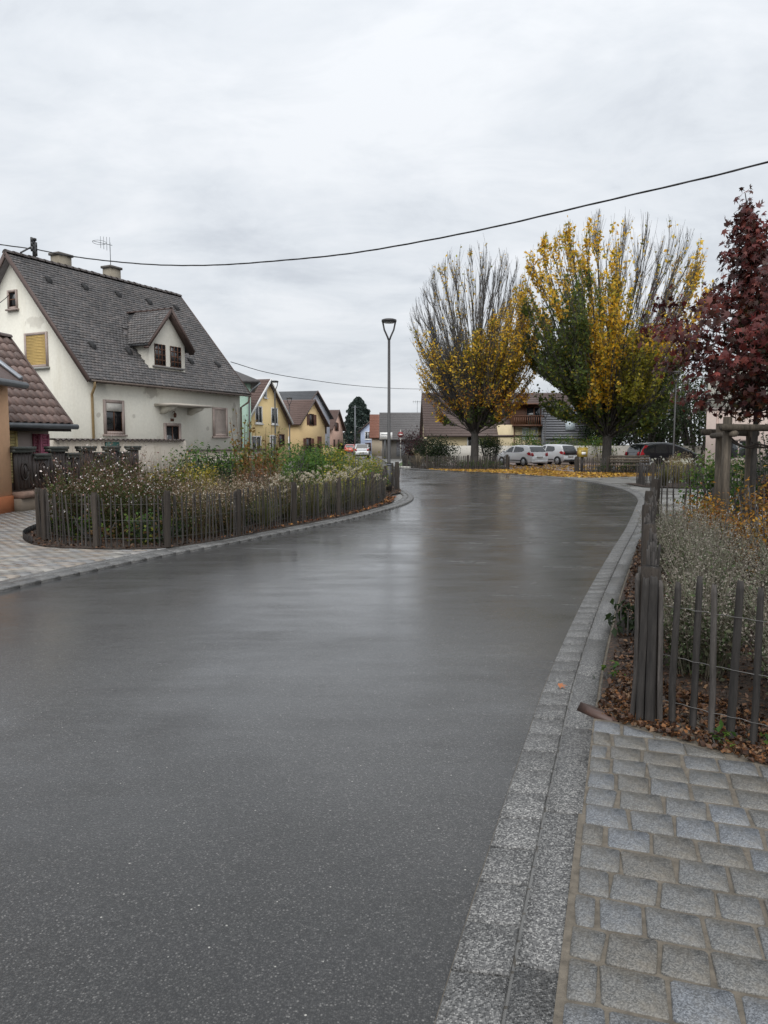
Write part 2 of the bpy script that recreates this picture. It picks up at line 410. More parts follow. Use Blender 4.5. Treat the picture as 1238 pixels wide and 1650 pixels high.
M['wall_front'] = plaster('cream_render', (.72, .69, .61), amt=.7)
M['trim'] = simple('mauve_trim', (.36, .29, .26), .8, .12, 5)
M['brownwood'] = simple('brown_wood', (.10, .042, .022), .6, .2, 8)
M['glass'] = simple('window_glass', (.018, .021, .024), .08, .2, 2, spec=.8)
M['curtain'] = simple('net_curtain', (.5, .5, .5), .9, .1, 12)
M['blind'] = simple('yellow_blind', (.52, .36, .13), .7, .1, 4)
M['shutter_mauve'] = simple('mauve_blind', (.34, .29, .26), .7, .06, 4)
def rooftile(name, c, rough=.5):
    t = NT(name); a = t.n.new('ShaderNodeAttribute'); a.attribute_name = 'Col'
    f = t.noise(.55, 6, .65); g = t.noise(7, 4, .65)
    col = t.mix(1.0, a.outputs['Color'], t.ramp(f, [(.3, .72), (.7, 1.2)]), 'MULTIPLY')
    col = t.mix(t.ramp(g, [(.55, 0.0), (.8, .5)]), col, (.16, .17, .16))
    t.set('Base Color', col).set('Roughness', rough).bump(g, .3, .01); return t.m
M['tile_attr'] = rooftile('slate_brown_tile', (.1, .09, .09))
M['pantile'] = simple('brown_pantile', (.15, .1, .085), .4, .3, 9, .3, rnd=.3)
M['rake'] = simple('reddish_bargeboard', (.085, .055, .047), .6, .2, 6)
M['copper'] = simple('painted_gutter', (.27, .15, .09), .5, .2, 6)
M['ochre'] = simple('ochre_downpipe', (.26, .18, .085), .5, .2, 6)
M['browngutter'] = simple('brown_gutter', (.1, .075, .06), .5, .2, 6)
M['zinc'] = simple('zinc', (.12, .13, .14), .4, .2, 5, metal=.3)
M['chimney'] = plaster('chimney_render', (.27, .24, .19), amt=1.0)
M['darkmetal'] = simple('lamp_grey', (.036, .035, .036), .42, .1, 4)
M['lampglass'] = simple('lamp_diffuser', (.5, .52, .53), .25, .05, 4)
M['darkgate'] = wood('dark_carved_wood', (.03, .02, .017), .55, .15, .4, (9, 9, 1.2))
M['gatecap'] = simple('grey_green_cap', (.045, .05, .043), .5, .2, 5)
M['sandstone'] = simple('sandstone', (.26, .17, .13), .85, .25, 6, .4)
M['rubble'] = plaster('old_base_wall', (.22, .18, .14), amt=.8)
M['orange'] = plaster('peach_render', (.72, .43, .25), amt=.2)
M['orange_dark'] = plaster('orange_plinth', (.50, .17, .065), amt=.2)
M['black'] = simple('black_rubber', (.012, .012, .013), .7, .2, 5)
# ------------------------------------------------------------------ ground, road, pavements
RIGHT = [(-.9, -6), (-.55, -1.5), (-.12, 1.0), (.14, 1.92), (.46, 2.95), (.70, 3.69), (1.09, 4.88), (1.64, 6.42), (2.26, 8.09), (3.36, 10.92), (4.65, 14.2), (6.15, 18.2), (7.2, 21.1), (7.98, 24.06), (8.5, 27.4), (8.55, 31), (7.9, 35.5), (6.0, 40.2), (3.2, 44.3), (1.0, 48.3), (.55, 53), (.25, 62), (-.5, 80), (-1.2, 100), (-2.5, 140), (-5, 220), (-9, 320)]
LEFT = [(-7.6, -6), (-6.7, -1.5), (-5.9, 2.5), (-5.0, 5.6), (-4.14, 7.92), (-3.64, 9.21), (-3.08, 10.49), (-2.52, 11.59), (-1.85, 13.02), (-.98, 14.9), (-.27, 16.8), (.5, 19.3), (.86, 21.6), (.82, 23.8), (.42, 26.4), (-.8, 29.5), (-2.2, 33), (-3.4, 38), (-4.2, 46), (-4.9, 62), (-5.3, 80), (-6.2, 100), (-7.6, 140), (-10.5, 220), (-15, 320)]
RL = smooth_line(RIGHT, .12); LL = smooth_line(LEFT, .12)
def xr(y): return float(np.interp(y, RL[:, 1], RL[:, 0]))
def xl(y): return float(np.interp(y, LL[:, 1], LL[:, 0]))
YS = list(np.arange(-6, 60, .35)) + list(np.arange(60, 321, 6))
def strip(fa, fb, z, ys=YS):
    mb = MB(); v = []; f = []
    for y in ys: v += [(fa(y), y, z), (fb(y), y, z)]
    for i in range(len(ys) - 1): f.append((2 * i, 2 * i + 1, 2 * i + 3, 2 * i + 2))
    mb.add(v, f); return mb
g = MB(); g.face([(-640, -40, -.03), (640, -40, -.03), (640, 900, -.03), (-640, 900, -.03)])
g.build('ground', M['ground'], kind='structure')
strip(xl, xr, 0.0).build('road', M['asphalt'], kind='structure')
pav_r = strip(lambda y: xr(y) + .06, lambda y: 60, .02).build('pavement_right', M['pavesheet'], kind='structure')
pav_l = strip(lambda y: -60, lambda y: xl(y) - .06, .02).build('pavement_left', M['pavesheet'], kind='structure')

ROAD = bpy.data.objects['road']
for pix in ([(668, 801.5), (690, 801), (715, 800.5)],):
    q = smooth_line([G(*p) for p in pix], .25); a_, b_ = offset(q, -.02), offset(q, .02); mb = MB(); v = []
    for i in range(len(q)): j = random.uniform(.4, 1.3); v += [(*(q[i] + (a_[i] - q[i]) * j), .0035), (*(q[i] + (b_[i] - q[i]) * j), .0035)]
    mb.add(v, [(2 * i, 2 * i + 1, 2 * i + 3, 2 * i + 2) for i in range(len(q) - 1)]); mb.build('tar_seam', simple('bitumen', (.014, .013, .013), .3, .2, 6) if 'bitumen' not in bpy.data.materials else bpy.data.materials['bitumen'], ROAD)
# kerb stones: a row of short blocks beside the asphalt and a row of long slabs behind
def kerb(name, line, y0, y1, sgn, widths, lens, top):
    root = empty(name, (*line[0], 0)); tag(root, kind='structure')
    line = line[(line[:, 1] >= y0) & (line[:, 1] <= y1)]
    jt = MB(); a = line; b = offset(line, sgn * (sum(widths) + .012))
    v = []; f = []
    for i in range(len(a)): v += [(*a[i], top - .03), (*b[i], top - .012)]
    for i in range(len(a) - 1): f.append((2 * i, 2 * i + 1, 2 * i + 3, 2 * i + 2) if sgn > 0 else (2 * i + 1, 2 * i, 2 * i + 2, 2 * i + 3))
    jt.add(v, f); jt.build('mortar_bed', M['joint'], root)
    o = 0.0
    for row, (w, L) in enumerate(zip(widths, lens)):
        p = resample(line, L); ga = offset(p, sgn * (o + .004)); gb = offset(p, sgn * (o + w - .006)); o += w
        for i in range(len(p) - 1):
            d = p[i + 1] - p[i]; d = d / np.linalg.norm(d); j = .004 if row == 0 else .003
            q = [ga[i] + d * j, ga[i + 1] - d * j, gb[i + 1] - d * j, gb[i] + d * j]
            t0 = top + random.uniform(-.003, .003); dz = -.012 if row == 0 else 0
            mb = MB(); bot = [(*k, -.05) for k in q]
            zt = [t0 + dz - .004, t0 + dz - .004, t0, t0]
            e = .006; c = np.mean(q, axis=0)
            low = [(q[k][0], q[k][1], zt[k] - .007) for k in range(4)]
            up = [tuple(np.append(q[k] + (c - q[k]) / np.linalg.norm(c - q[k]) * e, zt[k])) for k in range(4)]
            fs = [(0, 1, 5, 4), (1, 2, 6, 5), (2, 3, 7, 6), (3, 0, 4, 7), (4, 5, 9, 8), (5, 6, 10, 9), (6, 7, 11, 10), (7, 4, 8, 11), (8, 9, 10, 11)]
            if sgn < 0: fs = fs
            mb.add(bot + low + up, fs); mb.build('kerb_stone', M['kerb'], root)
    return root
kerb('kerb_right', RL, .2, 36.5, 1, (.185, .16), (.24, 1.0), .04)
kerb('kerb_left', LL, 4.5, 27.0, -1, (.17, .15), (.3, 1.0), .055)

# granite setts of the near pavement, each a stone
kt = np.array((.3057, .9521)); kn = np.array((.9521, -.3057)); K0 = np.array((.49, 1.92))
BEDL = (np.array((1.19, 4.17)), np.array((.69, -.72)) / math.hypot(.69, .72))   # edge of the planting bed
jb = MB(); jb.face([(*(K0 - kt * 1.6 - kn * .02), .0395), (*(K0 - kt * 1.6 + kn * 3.2), .0395), (*(K0 + kt * .3 + kn * 3.2), .0395), (*(K0 + kt * 2.6 + kn * .9), .0395), (*(K0 + kt * 2.6 - kn * .02), .0395)])
jb.build('sand_joint', M['joint'], pav_r)
def clip(poly, p, nrm):
    out = []
    for i in range(len(poly)):
        a, b = poly[i], poly[(i + 1) % len(poly)]; da, db = np.dot(a - p, nrm), np.dot(b - p, nrm)
        if da >= 0: out.append(a)
        if da * db < 0: out.append(a + (b - a) * da / (da - db))
    return out
bn = np.array((BEDL[1][1], -BEDL[1][0])); bn = bn if np.dot(bn, -kt) > 0 else -bn
s = -1.5; row = 0
while s < 2.7:
    depth = random.uniform(.148, .168); q = .006; first = True
    while q < 2.5:
        w = random.uniform(.05, .17) if first else random.uniform(.135, .185)
        first = False
        slack = lambda k=.005: random.uniform(-k, k)
        sk = random.uniform(-.006, .006)
        pol = [K0 + kt * (s + a + slack()) + kn * (q + b + slack() + (sk if a else -sk)) for a, b in ((0, 0), (0, w), (depth, w), (depth, 0))]
        q += w + random.uniform(.009, .018)
        pol = clip(pol, K0 + kn * .004, kn); pol = clip(pol, BEDL[0] - (-bn) * .015, bn) if len(pol) > 2 else pol
        if len(pol) < 3: continue
        c = np.mean(pol, axis=0)
        ar = .5 * abs(sum(pol[i][0] * pol[(i + 1) % len(pol)][1] - pol[(i + 1) % len(pol)][0] * pol[i][1] for i in range(len(pol))))
        if ar < .0018: continue
        # rounded corners
        rp = []
        for i in range(len(pol)):
            a, b, d = pol[i - 1], pol[i], pol[(i + 1) % len(pol)]
            e1 = (a - b); e2 = (d - b); r1 = min(.007, np.linalg.norm(e1) * .3); r2 = min(.007, np.linalg.norm(e2) * .3)
            rp += [b + e1 / np.linalg.norm(e1) * r1, b + e2 / np.linalg.norm(e2) * r2]
        z = .046 + random.uniform(-.0025, .0025); tx, ty = random.uniform(-.012, .012), random.uniform(-.012, .012)
        n = len(rp); v = [(*p, .0) for p in rp]
        v += [(*p, z - .006 + np.dot(p - c, (tx, ty))) for p in rp]
        v += [(*(p + (c - p) * .06), z + np.dot(p - c, (tx, ty)) + random.uniform(-.0015, .0015)) for p in rp]
        v.append((*c, z + random.uniform(.0, .0015)))
        f = [(i, (i + 1) % n, n + (i + 1) % n, n + i) for i in range(n)] + [(n + i, n + (i + 1) % n, 2 * n + (i + 1) % n, 2 * n + i) for i in range(n)] + [(2 * n + i, 2 * n + (i + 1) % n, 3 * n) for i in range(n)]
        mb = MB(); mb.add([(p[0] - c[0], p[1] - c[1], p[2]) for p in v], f)
        o = mb.build('sett', M['sett'], pav_r, local=True, smooth=False); o.location = (*c, 0)
    s += depth + random.uniform(.009, .015); row += 1

# small pavers of the forecourt on the left, too thin in the picture to pick apart
mb = MB(); BV = []; BF = []; BC = []
y = 4.0; r = 0
pa = R(-6); ca, sa = math.cos(pa), math.sin(pa)
for r in range(150):
    yy = 3.0 + r * .108
    for k in range(46):
        xx = -13 + k * .208 + (.104 if r % 2 else 0)
        cx, cyy = xx * ca - yy * sa, xx * sa + yy * ca
        if not (cx < xl(cyy) - .46 and cyy > 4.6 and cyy < 18.4 and cx > -9.4): continue
        cc = random.uniform(.75, 1.2); tone = random.choice([(.21, .2, .19), (.23, .2, .17), (.19, .19, .19), (.25, .24, .22)])
        pts = []
        for (a, b, z) in ((-.1, -.05, .02), (.1, -.05, .02), (.1, .05, .02), (-.1, .05, .02), (-.097, -.047, .05), (.097, -.047, .05), (.097, .047, .05), (-.097, .047, .05)):
            pts.append((cx + a * ca - b * sa, cyy + a * sa + b * ca, z + (random.uniform(-.002, .002) if z > .03 else 0)))
        n0 = len(BV); BV += pts; BC += [scl(tone, cc)] * 8
        BF += [(n0 + 4, n0 + 5, n0 + 6, n0 + 7), (n0, n0 + 1, n0 + 5, n0 + 4), (n0 + 1, n0 + 2, n0 + 6, n0 + 5), (n0 + 3, n0, n0 + 4, n0 + 7)]
mb.add(BV, BF, np.array(BC)); mb.build('pavers', M['paver'], pav_l, kind='stuff')

# parking ground, lawn corner
mb = MB(); mb.face([(9, 43.5, .026), (40, 43.5, .026), (40, 62, .026), (4, 62, .026), (6.5, 47.5, .026)]); mb.build('parking_ground', M['redpave'], kind='structure')
mb = MB(); mb.face([(.95, 49.5, .05), (2.0, 49.0, .05), (2.4, 66, .05), (1.5, 66, .05)]); mb.build('lawn', M['grass'], kind='structure')
kl = smooth_line([(1.9, 48.2), (1.1, 49.2), (.85, 51), (1.0, 55), (1.45, 63)], .3)
mb = MB()
for i in range(len(kl) - 1): mb.bar((*kl[i], .06), (*kl[i + 1], .06), .14, .14)
mb.build('lawn_kerb', simple('pale_kerb', (.42, .41, .38), .6, .1, 5), kind='structure')

# ------------------------------------------------------------------ paling fences
def pale_mesh(h=1.0, seed=0):
    rr = random.Random(seed); mb = MB(); n = 5; ang = [2 * math.pi * (k + rr.uniform(-.4, .4)) / n for k in range(n)]
    rad = [rr.uniform(.75, 1.2) for _ in range(n)]; v = []; lv = [0, .3, .65, .95, 1.0]
    bx, by = rr.uniform(-.006, .006), rr.uniform(-.006, .006)
    for z in lv:
        w = (1.0 - .16 * z) * (.72 if z == 1.0 else 1)
        for k in range(n):
            v.append((math.cos(ang[k]) * rad[k] * .0185 * w * rr.uniform(.93, 1.07) + bx * math.sin(z * 5), math.sin(ang[k]) * rad[k] * .012 * w + by * math.sin(z * 4), z * h + (rr.uniform(-.012, .012) if z == 1.0 else 0)))
    m = len(lv); f = [(i * n + k, i * n + (k + 1) % n, (i + 1) * n + (k + 1) % n, (i + 1) * n + k) for i in range(m - 1) for k in range(n)] + [tuple(range((m - 1) * n, m * n))]
    mb.add(v, f); return mb.mesh('pale', M['pale'])
PALES = [pale_mesh(1.0, i) for i in range(9)]
def post_mesh(seed, n=16):
    rr = random.Random(seed); mb = MB(); v = []; lv = [0, .12, .4, .7, .93, 1.0]
    ph = [rr.uniform(-.05, .12) + (-.2 if k % 4 == 1 else 0) - .1 * abs(math.sin(2 * math.pi * k / n * 2)) for k in range(n)]
    for z in lv:
        for k in range(n):
            w = 2 * math.pi * k / n; r = (1 + ph[k]) * rr.uniform(.96, 1.04) * (.9 if z == 1.0 else 1)
            v.append((math.cos(w) * r, math.sin(w) * r, z + (rr.uniform(-.01, .01) if z == 1 else 0)))
    m = len(lv); f = [(i * n + k, i * n + (k + 1) % n, (i + 1) * n + (k + 1) % n, (i + 1) * n + k) for i in range(m - 1) for k in range(n)] + [tuple(range((m - 1) * n, m * n))]
    mb.add(v, f); return mb.mesh('post', M['post'])
POSTS = [post_mesh(i) for i in range(4)]
def corner_pales(root, x, y):
    o = root.location
    for (dx, dy, h, k) in ((-.075, .03, .86, 1.5), (-.06, -.045, .84, 1.3), (-.015, -.07, .85, 1.5), (.05, -.06, .83, 1.2), (-.045, .09, .87, 1.4)):
        inst('pale', random.choice(PALES), root, (x + dx - o[0], y + dy - o[1], -.02), (random.gauss(0, .02), random.gauss(0, .02), random.uniform(0, 3)), (k, k, h))
def fence(name, label, pts, height, spacing, posts, post_r=.045, wires=(.2, .55, .85), z0=.04, wire_r=.0022, group=None, thick=1.0, lean=.03):
    line = smooth_line(pts, .05) if len(pts) > 2 else resample(np.array(pts, float), .05)
    p = resample(line, spacing); root = empty(name, (*p[0], z0)); tag(root, label, 'fence', group)
    t = np.gradient(p, axis=0)
    for i in range(len(p)):
        a = math.atan2(t[i][1], t[i][0]); h = height * random.uniform(.95, 1.04)
        inst('pale', random.choice(PALES), root, (p[i][0] - p[0][0] + random.uniform(-.008, .008), p[i][1] - p[0][1], -.02),
             (random.gauss(0, lean), random.gauss(0, lean), a + random.uniform(-.4, .4)), (thick * random.uniform(.8, 1.25), thick * random.uniform(.8, 1.25), h + .02))
    for (x, y, h, r) in posts:
        inst('post', random.choice(POSTS), root, (x - p[0][0], y - p[0][1], -.03), (random.gauss(0, .015), random.gauss(0, .015), random.uniform(0, 6)), (r, r, h + .03))
    for w in wires:
        q = resample(line, spacing / 2); s = np.arange(len(q))
        d = offset(q, 0); nrm = offset(q, 1) - q
        off = np.where(s % 2 == 0, .013, 0)[:, None] * nrm
        z = z0 + height * w + np.cumsum(RNG.normal(0, .0035, len(q))) * .5
        z -= np.linspace(0, z[-1] - z0 - height * w, len(q))
        mb = MB(); mb.tube([(*(q[i] + off[i]), z[i]) for i in range(len(q))], wire_r, 4); mb.build('wire', M['wire'], root)
    return root
lf = [(-6.15, 14.3), (-5.9, 13.0), (-5.62, 12.15), (-5.36, 11.76), (-4.8, 11.3), (-4.29, 11.06), (-3.75, 10.98), (-3.28, 11.13), (-2.72, 11.85), (-1.92, 13.75), (-.92, 16.2), (-.2, 18.9), (.02, 20.8), (.0, 22.4), (.05, 24.4), (.38, 24.9), (.5, 25.8), (.3, 27.2)]
lposts = [(-5.64, 12.12, .84, .05), (-5.4, 11.78, .84, .05), (-4.29, 11.02, .84, .046), (-3.25, 11.1, .86, .055), (-2.45, 12.45, .8, .045), (-1.72, 14.15, .84, .05), (-.98, 16.0, .84, .05), (-.28, 18.6, .86, .05), (.0, 20.9, .84, .055), (.05, 24.3, .84, .06), (.46, 25.2, .95, .07), (.3, 27.2, .86, .06)]
fence('paling_fence', 'long grey chestnut paling fence curving round the left flower bed to the lamp', lf, .79, .09, lposts, wire_r=.002, thick=.9)
rc = np.array((1.5, 4.12)); rb = np.array((4.45, 12.25))
fence('paling_fence', 'weathered paling fence along the right kerb, closely set, receding from the thick corner post', [rc, (2.2, 6.1), (3.3, 9.2), rb], .86, .085, [(2.2, 6.12, .9, .055), (2.95, 8.3, .88, .055), (3.72, 10.4, .9, .06), (4.47, 12.25, .98, .075)], wires=(.18, .55, .84))
of_ = fence('paling_fence', 'open paling fence with wires in the right foreground beside the setts', [rc + np.array((.035, -.03)), (2.6, 3.05), (3.6, 2.1)], .83, .103, [(1.5, 4.12, .875, .06), (2.75, 2.95, .88, .06)], wires=(.16, .47, .8), thick=1.08, lean=.012)
corner_pales(of_, 1.5, 4.12)
fence('paling_fence', 'sparse paling fence closing the far end of the right flower bed', [rb + np.array((.1, 0)), (6.5, 12.0), (9.5, 11.6)], .84, .12, [(7.2, 11.9, .9, .06)], wires=(.2, .8))
fence('paling_fence', 'paling fence around white flowers between right pavement and parked black car', [(9.9, 29.2), (9.78, 27.1), (11.2, 26.2), (14.5, 25.0)], .82, .1, [(9.78, 27.1, .88, .06), (12.6, 25.7, .88, .06)], wires=(.2, .8), thick=1.3)
fence('paling_fence', 'paling fence behind the bench under the tall yellow green tree', [(11.6, 44.5), (10.7, 41.4), (12.2, 40.7), (15.2, 39.8), (19.0, 39.2)], .8, .115, [(10.7, 41.4, .86, .07), (12.2, 40.7, .86, .07), (15.2, 39.8, .86, .07)], wires=(.3, .8), thick=1.5)
fence('paling_fence', 'paling fence round the planted bed at the foot of the half bare tree', [(1.3, 52.3), (1.55, 48.9), (2.7, 46.7), (5.0, 46.1), (7.55, 46.0), (7.7, 47.0), (8.2, 50.0)], .8, .105, [(1.55, 48.9, .86, .07), (2.7, 46.7, .86, .07), (5.2, 46.1, .86, .07), (7.6, 46.0, .9, .09)], wires=(.3, .8), thick=1.5)

# beds: mulch mounds
def bed(name, label, poly, z=.045):
    poly = [tuple(p) for p in poly]; xs = [p[0] for p in poly]; ys = [p[1] for p in poly]
    mb = MB(); mb.face([(x, y, z) for x, y in poly]); 
    return mb.build(name, M['mulch'], kind='structure')
lbed = smooth_line([(-6.4, 14.5), (-6.25, 13.2), (-6.02, 12.35), (-5.6, 11.6), (-5.1, 11.12), (-4.3, 10.88), (-3.4, 10.9), (-2.85, 11.5), (-2.1, 13.1), (-1.2, 15.0), (-.5, 16.9), (.05, 18.9), (.28, 20.4), (.22, 22.6), (.5, 23.4), (.55, 25.5), (.4, 27.4)], .3)
LBED = [tuple(p) for p in lbed] + [(-2.2, 28), (-4.2, 24), (-5.6, 19.5)]
bed('flower_bed_left', '', LBED, .062)
ledge = MB(); e = smooth_line([(-6.4, 14.5), (-6.25, 13.2), (-6.02, 12.35), (-5.72, 11.8), (-5.45, 11.45)], .15)
for i in range(len(e) - 1): ledge.bar((*e[i], .09), (*e[i + 1], .09), .01, .14)
ledge.build('bed_edging', M['black'], label='black steel edging strip round the tip of the left flower bed', cat='edging')
ko = offset(RL, .36); ko = ko[(ko[:, 1] > 4.2) & (ko[:, 1] < 12.6)]
RBED = [(1.19, 4.17)] + [tuple(p) for p in ko[::6]] + [(4.4, 12.5), (9.5, 12.1), (9.5, 1.0), (4.1, 1.13)]
bed('flower_bed_right', '', RBED, .035)
bed('flower_bed_by_car', '', [(9.5, 29.4), (9.4, 27.0), (11.2, 25.9), (14.6, 24.7), (22, 26), (22, 31)], .05)
bed('flower_bed_bench', '', [(11.4, 44.6), (10.5, 41.3), (12.2, 40.5), (19.2, 39.0), (19.5, 43), (15, 45)], .05)
bed('flower_bed_tree', '', [(1.2, 52.5), (1.45, 48.8), (2.7, 46.5), (5, 45.9), (7.7, 45.9), (8.4, 50.2), (5, 53)], .055)
# the dark corner plate at the bed's tip
mb = MB(); c = at(962, 1152, 4.2); mb.hexa([(1.13, 4.26, .03), (1.2, 4.12, .03), (1.36, 4.05, .03), (1.27, 4.2, .03), (1.16, 4.27, .085), (1.205, 4.135, .075), (1.33, 4.06, .045), (1.25, 4.21, .07)])
mb.build('corner_plate', simple('rusty_plate', (.06, .032, .024), .45, .3, 12), label='dark brown rusty corner plate at the tip of the right flower bed', cat='plate')
# ------------------------------------------------------------------ buildings
def ubox(mb, mp, u0, u1, d0, d1, z0, z1):
    mb.hexa([mp(u0, d0, z0), mp(u1, d0, z0), mp(u1, d1, z0), mp(u0, d1, z0), mp(u0, d0, z1), mp(u1, d0, z1), mp(u1, d1, z1), mp(u0, d1, z1)])
def window(root, mp, u0, u1, z0, z1, frame, pane=None, surround=None, sw=.1, sill=None, nu=2, nz=1, blind=None, blind_part=1.0, name='window', fw=.05, label=None):
    mb = MB(); m = surround or frame; d = .055 if surround else .04; s = sw if surround else fw
    ubox(mb, mp, u0 - s, u0, 0, d, z0 - s, z1 + s); ubox(mb, mp, u1, u1 + s, 0, d, z0 - s, z1 + s)
    ubox(mb, mp, u0, u1, 0, d, z1, z1 + s); ubox(mb, mp, u0, u1, 0, d, z0 - s, z0)
    w = mb.build(name, m, root, local=True)
    if label: w['label'] = label
    if pane is not None:
        p = MB(); ubox(p, mp, u0 + .001, u1 - .001, -.02, .006, z0 + .001, z1 - .001); p.build('pane', pane, w, local=True)
        f = MB(); du = (u1 - u0) / nu
        for i in range(nu + 1):
            c = u0 + du * i; a, b = max(u0, c - fw / 2), min(u1, c + fw / 2); ubox(f, mp, a + .002, b - .002, .004, .028, z0 + .002, z1 - .002)
        for j in range(nz + 1):
            c = z0 + (z1 - z0) * j / nz; a, b = max(z0, c - fw / 2), min(z1, c + fw / 2); ubox(f, mp, u0 + .002, u1 - .002, .0045, .0265, a + .002, b - .002)
        if surround: f.build('frame', frame, w, local=True)
        else: f.build('glazing_bar', frame, w, local=True)
    if blind is not None:
        b = MB(); n = max(4, int((z1 - z0) * blind_part / .055)); h = (z1 - z0) * blind_part / n
        for i in range(n): ubox(b, mp, u0 + .004, u1 - .004, .006, .04 + .004 * (i % 2), z1 - h * (i + 1) + .004, z1 - h * i)
        b.build('roller_blind', blind, w, local=True)
    if sill is not None:
        b = MB(); ubox(b, mp, u0 - s - .06, u1 + s + .06, 0, .12, z0 - s - .07, z0 - s - .001); b.build('sill', sill, w, local=True)
    return w
def ridge_tiles(root, a, b, r, n, mat, name='ridge_tile'):
    a = np.array(a, float); b = np.array(b, float); d = (b - a) / n; L = np.linalg.norm(d); t = d / L
    sd = np.cross(t, (0, 0, 1)); mb = MB(); v = []; f = []; k = 6
    for i, (s, q) in enumerate(((0, 1.12), (1.06, .92))):
        for j in range(k + 1):
            w = math.pi * j / k; v.append(tuple(t * L * s + sd * math.cos(w) * r * q + np.array((0, 0, 1)) * math.sin(w) * r * q * .8))
    f = [(j, j + 1, k + 2 + j, k + 1 + j) for j in range(k)] + [tuple(range(k + 1)), tuple(range(k + 1, 2 * k + 2))]
    mb.add(v, f); me = mb.mesh(name, mat)
    for i in range(n): inst(name, me, root, tuple(a + d * i + np.array((0, 0, random.uniform(-.01, .01)))), (random.uniform(-.02, .02), random.uniform(-.02, .02), 0))
def tile_field(u0, u1, length, origin, ux, up, nrm, tw, ex, tones, thick=.024, skip=None, kick=.034):
    """beaver-tail tiles: rows laid up a slope"""
    mb = MB(); V = []; F = []; C = []; rows = int(length / ex)
    origin, ux, up, nrm = map(np.array, (origin, ux, up, nrm))
    for r in range(rows):
        sh = (tw / 2 if r % 2 else 0)
        for c in range(int((u1 - u0) / tw) + 1):
            a = max(u0, u0 + c * tw - sh); b = min(u1, u0 + (c + 1) * tw - sh - .006)
            if b - a < .02: continue
            s = r * ex + random.uniform(-.008, .008)
            if skip and skip((a + b) / 2, s): continue
            lift = kick + random.uniform(-.006, .01); top = min(length, s + ex * 1.25); m = (a + b) / 2
            pr = [(a, s + .035), ((a * 2 + m) / 3, s + .008), (m, s), ((b * 2 + m) / 3, s + .008), (b, s + .035)]
            n0 = len(V)
            for (x, y) in pr: V.append(origin + ux * x + up * y + nrm * lift)
            for (x, y) in pr: V.append(origin + ux * x + up * y + nrm * (lift - thick))
            V.append(origin + ux * b + up * top + nrm * .004); V.append(origin + ux * a + up * top + nrm * .004)
            F.append((n0, n0 + 1, n0 + 2, n0 + 3, n0 + 4, n0 + 10, n0 + 11))
            for i in range(4): F.append((n0 + i, n0 + 5 + i, n0 + 6 + i, n0 + i + 1))
            F.append((n0 + 4, n0 + 9, n0 + 10)); F.append((n0, n0 + 11, n0 + 5))
            t = random.choice(tones); k = random.uniform(.84, 1.16); C += [scl(t, k)] * 12
    mb.add(np.array(V), F, np.array(C)); return mb

# ---- the white house
hs = R(63.17); SL = 5.03 / 4.28
wh = empty('white_house', (-11.14, 28.26, 0), hs, label='cream rendered house with steep grey tiled roof, dormer and two chimneys', cat='house')
WL, WD, ROV = 9.19, 7.76, .4
zr = lambda y: 4.0 + (y + ROV) * SL            # roof surface above the front slope
mb = MB(); mb.extrude([(0, 0, 0), (0, 0, zr(0) - .2), (0, WD / 2, zr(WD / 2) - .22), (0, WD, zr(0) - .2), (0, WD, 0)], (WL, 0, 0)); mb.build('wall', stained(M['wall_white'], [((3.3, 0, 3.75), (1.0, .3, 1.6), .6), ((8.75, 0, 2.9), (2.2, .3, .6), .55), ((.5, 0, 2.7), (5, .5, 5), .5), ((2.3, 0, 2.7), (5, .5, 5), .45), ((0, 2.6, 6.3), (.3, .8, 2.0), .35), ((6.8, 0, 2.3), (4, .5, 5), .45), ((4.3, 0, 1.5), (.35, .3, 1.2), .25)]), wh, local=True)
mb = MB(); th = .13
for sgn in (0, 1):
    f = (lambda y: y) if sgn == 0 else (lambda y: WD - y)
    pr = [(-.25, f(-ROV), 4.0), (-.25, f(WD / 2), zr(WD / 2)), (-.25, f(WD / 2), zr(WD / 2) - th * 1.5), (-.25, f(-ROV), 4.0 - th)]
    mb.extrude(pr, (WL + .5, 0, 0))
roof = mb.build('roof', tilemat('roof_underlay', (.10, .09, .088)), wh, local=True)
cs, sn = 1 / math.hypot(1, SL), SL / math.hypot(1, SL)
tones = [(.135, .126, .124), (.122, .117, .117), (.155, .14, .135), (.13, .122, .122), (.11, .106, .108)]
DX0, DX1, DY = 3.42, 5.58, .18                  # dormer
tf = tile_field(-.27, WL + .27, math.hypot(WD / 2 + ROV, zr(WD / 2) - 4.0), (0, -ROV - .03, 3.985), (1, 0, 0), (0, cs, sn), (0, -sn, cs), .172, .148, tones,
    skip=lambda x, s: DX0 < x < DX1 and DY + ROV + .05 < s * cs < 2.1)
tf.build('roof_tiles', M['tile_attr'], roof, local=True, kind='stuff')
ridge_tiles(roof, (-.3, WD / 2, zr(WD / 2) - .02), (WL + .3, WD / 2, zr(WD / 2) - .02), .15, 28, simple('ridge_tile', (.12, .10, .092), .6, .3, 8))
for xx in (-.29, WL + .29):
    for f in ((lambda y: y), (lambda y: WD - y)):
        mb = MB(); mb.bar((xx, f(-ROV - .02), 3.93), (xx, f(WD / 2), zr(WD / 2) - .06), .05, .17, up=(0, -sn, cs)); mb.build('bargeboard', M['rake'], wh, local=True)
mb = MB()   # rafter ends under the eaves
for i in range(22):
    x = .1 + i * .43; mb.hexa([(x, -.36, 3.86), (x + .09, -.36, 3.86), (x + .09, 0, 4.2), (x, 0, 4.2), (x, -.36, 3.95), (x + .09, -.36, 3.95), (x + .09, 0, 4.3), (x, 0, 4.3)])
mb.build('rafter_ends', M['brownwood'], wh, local=True)
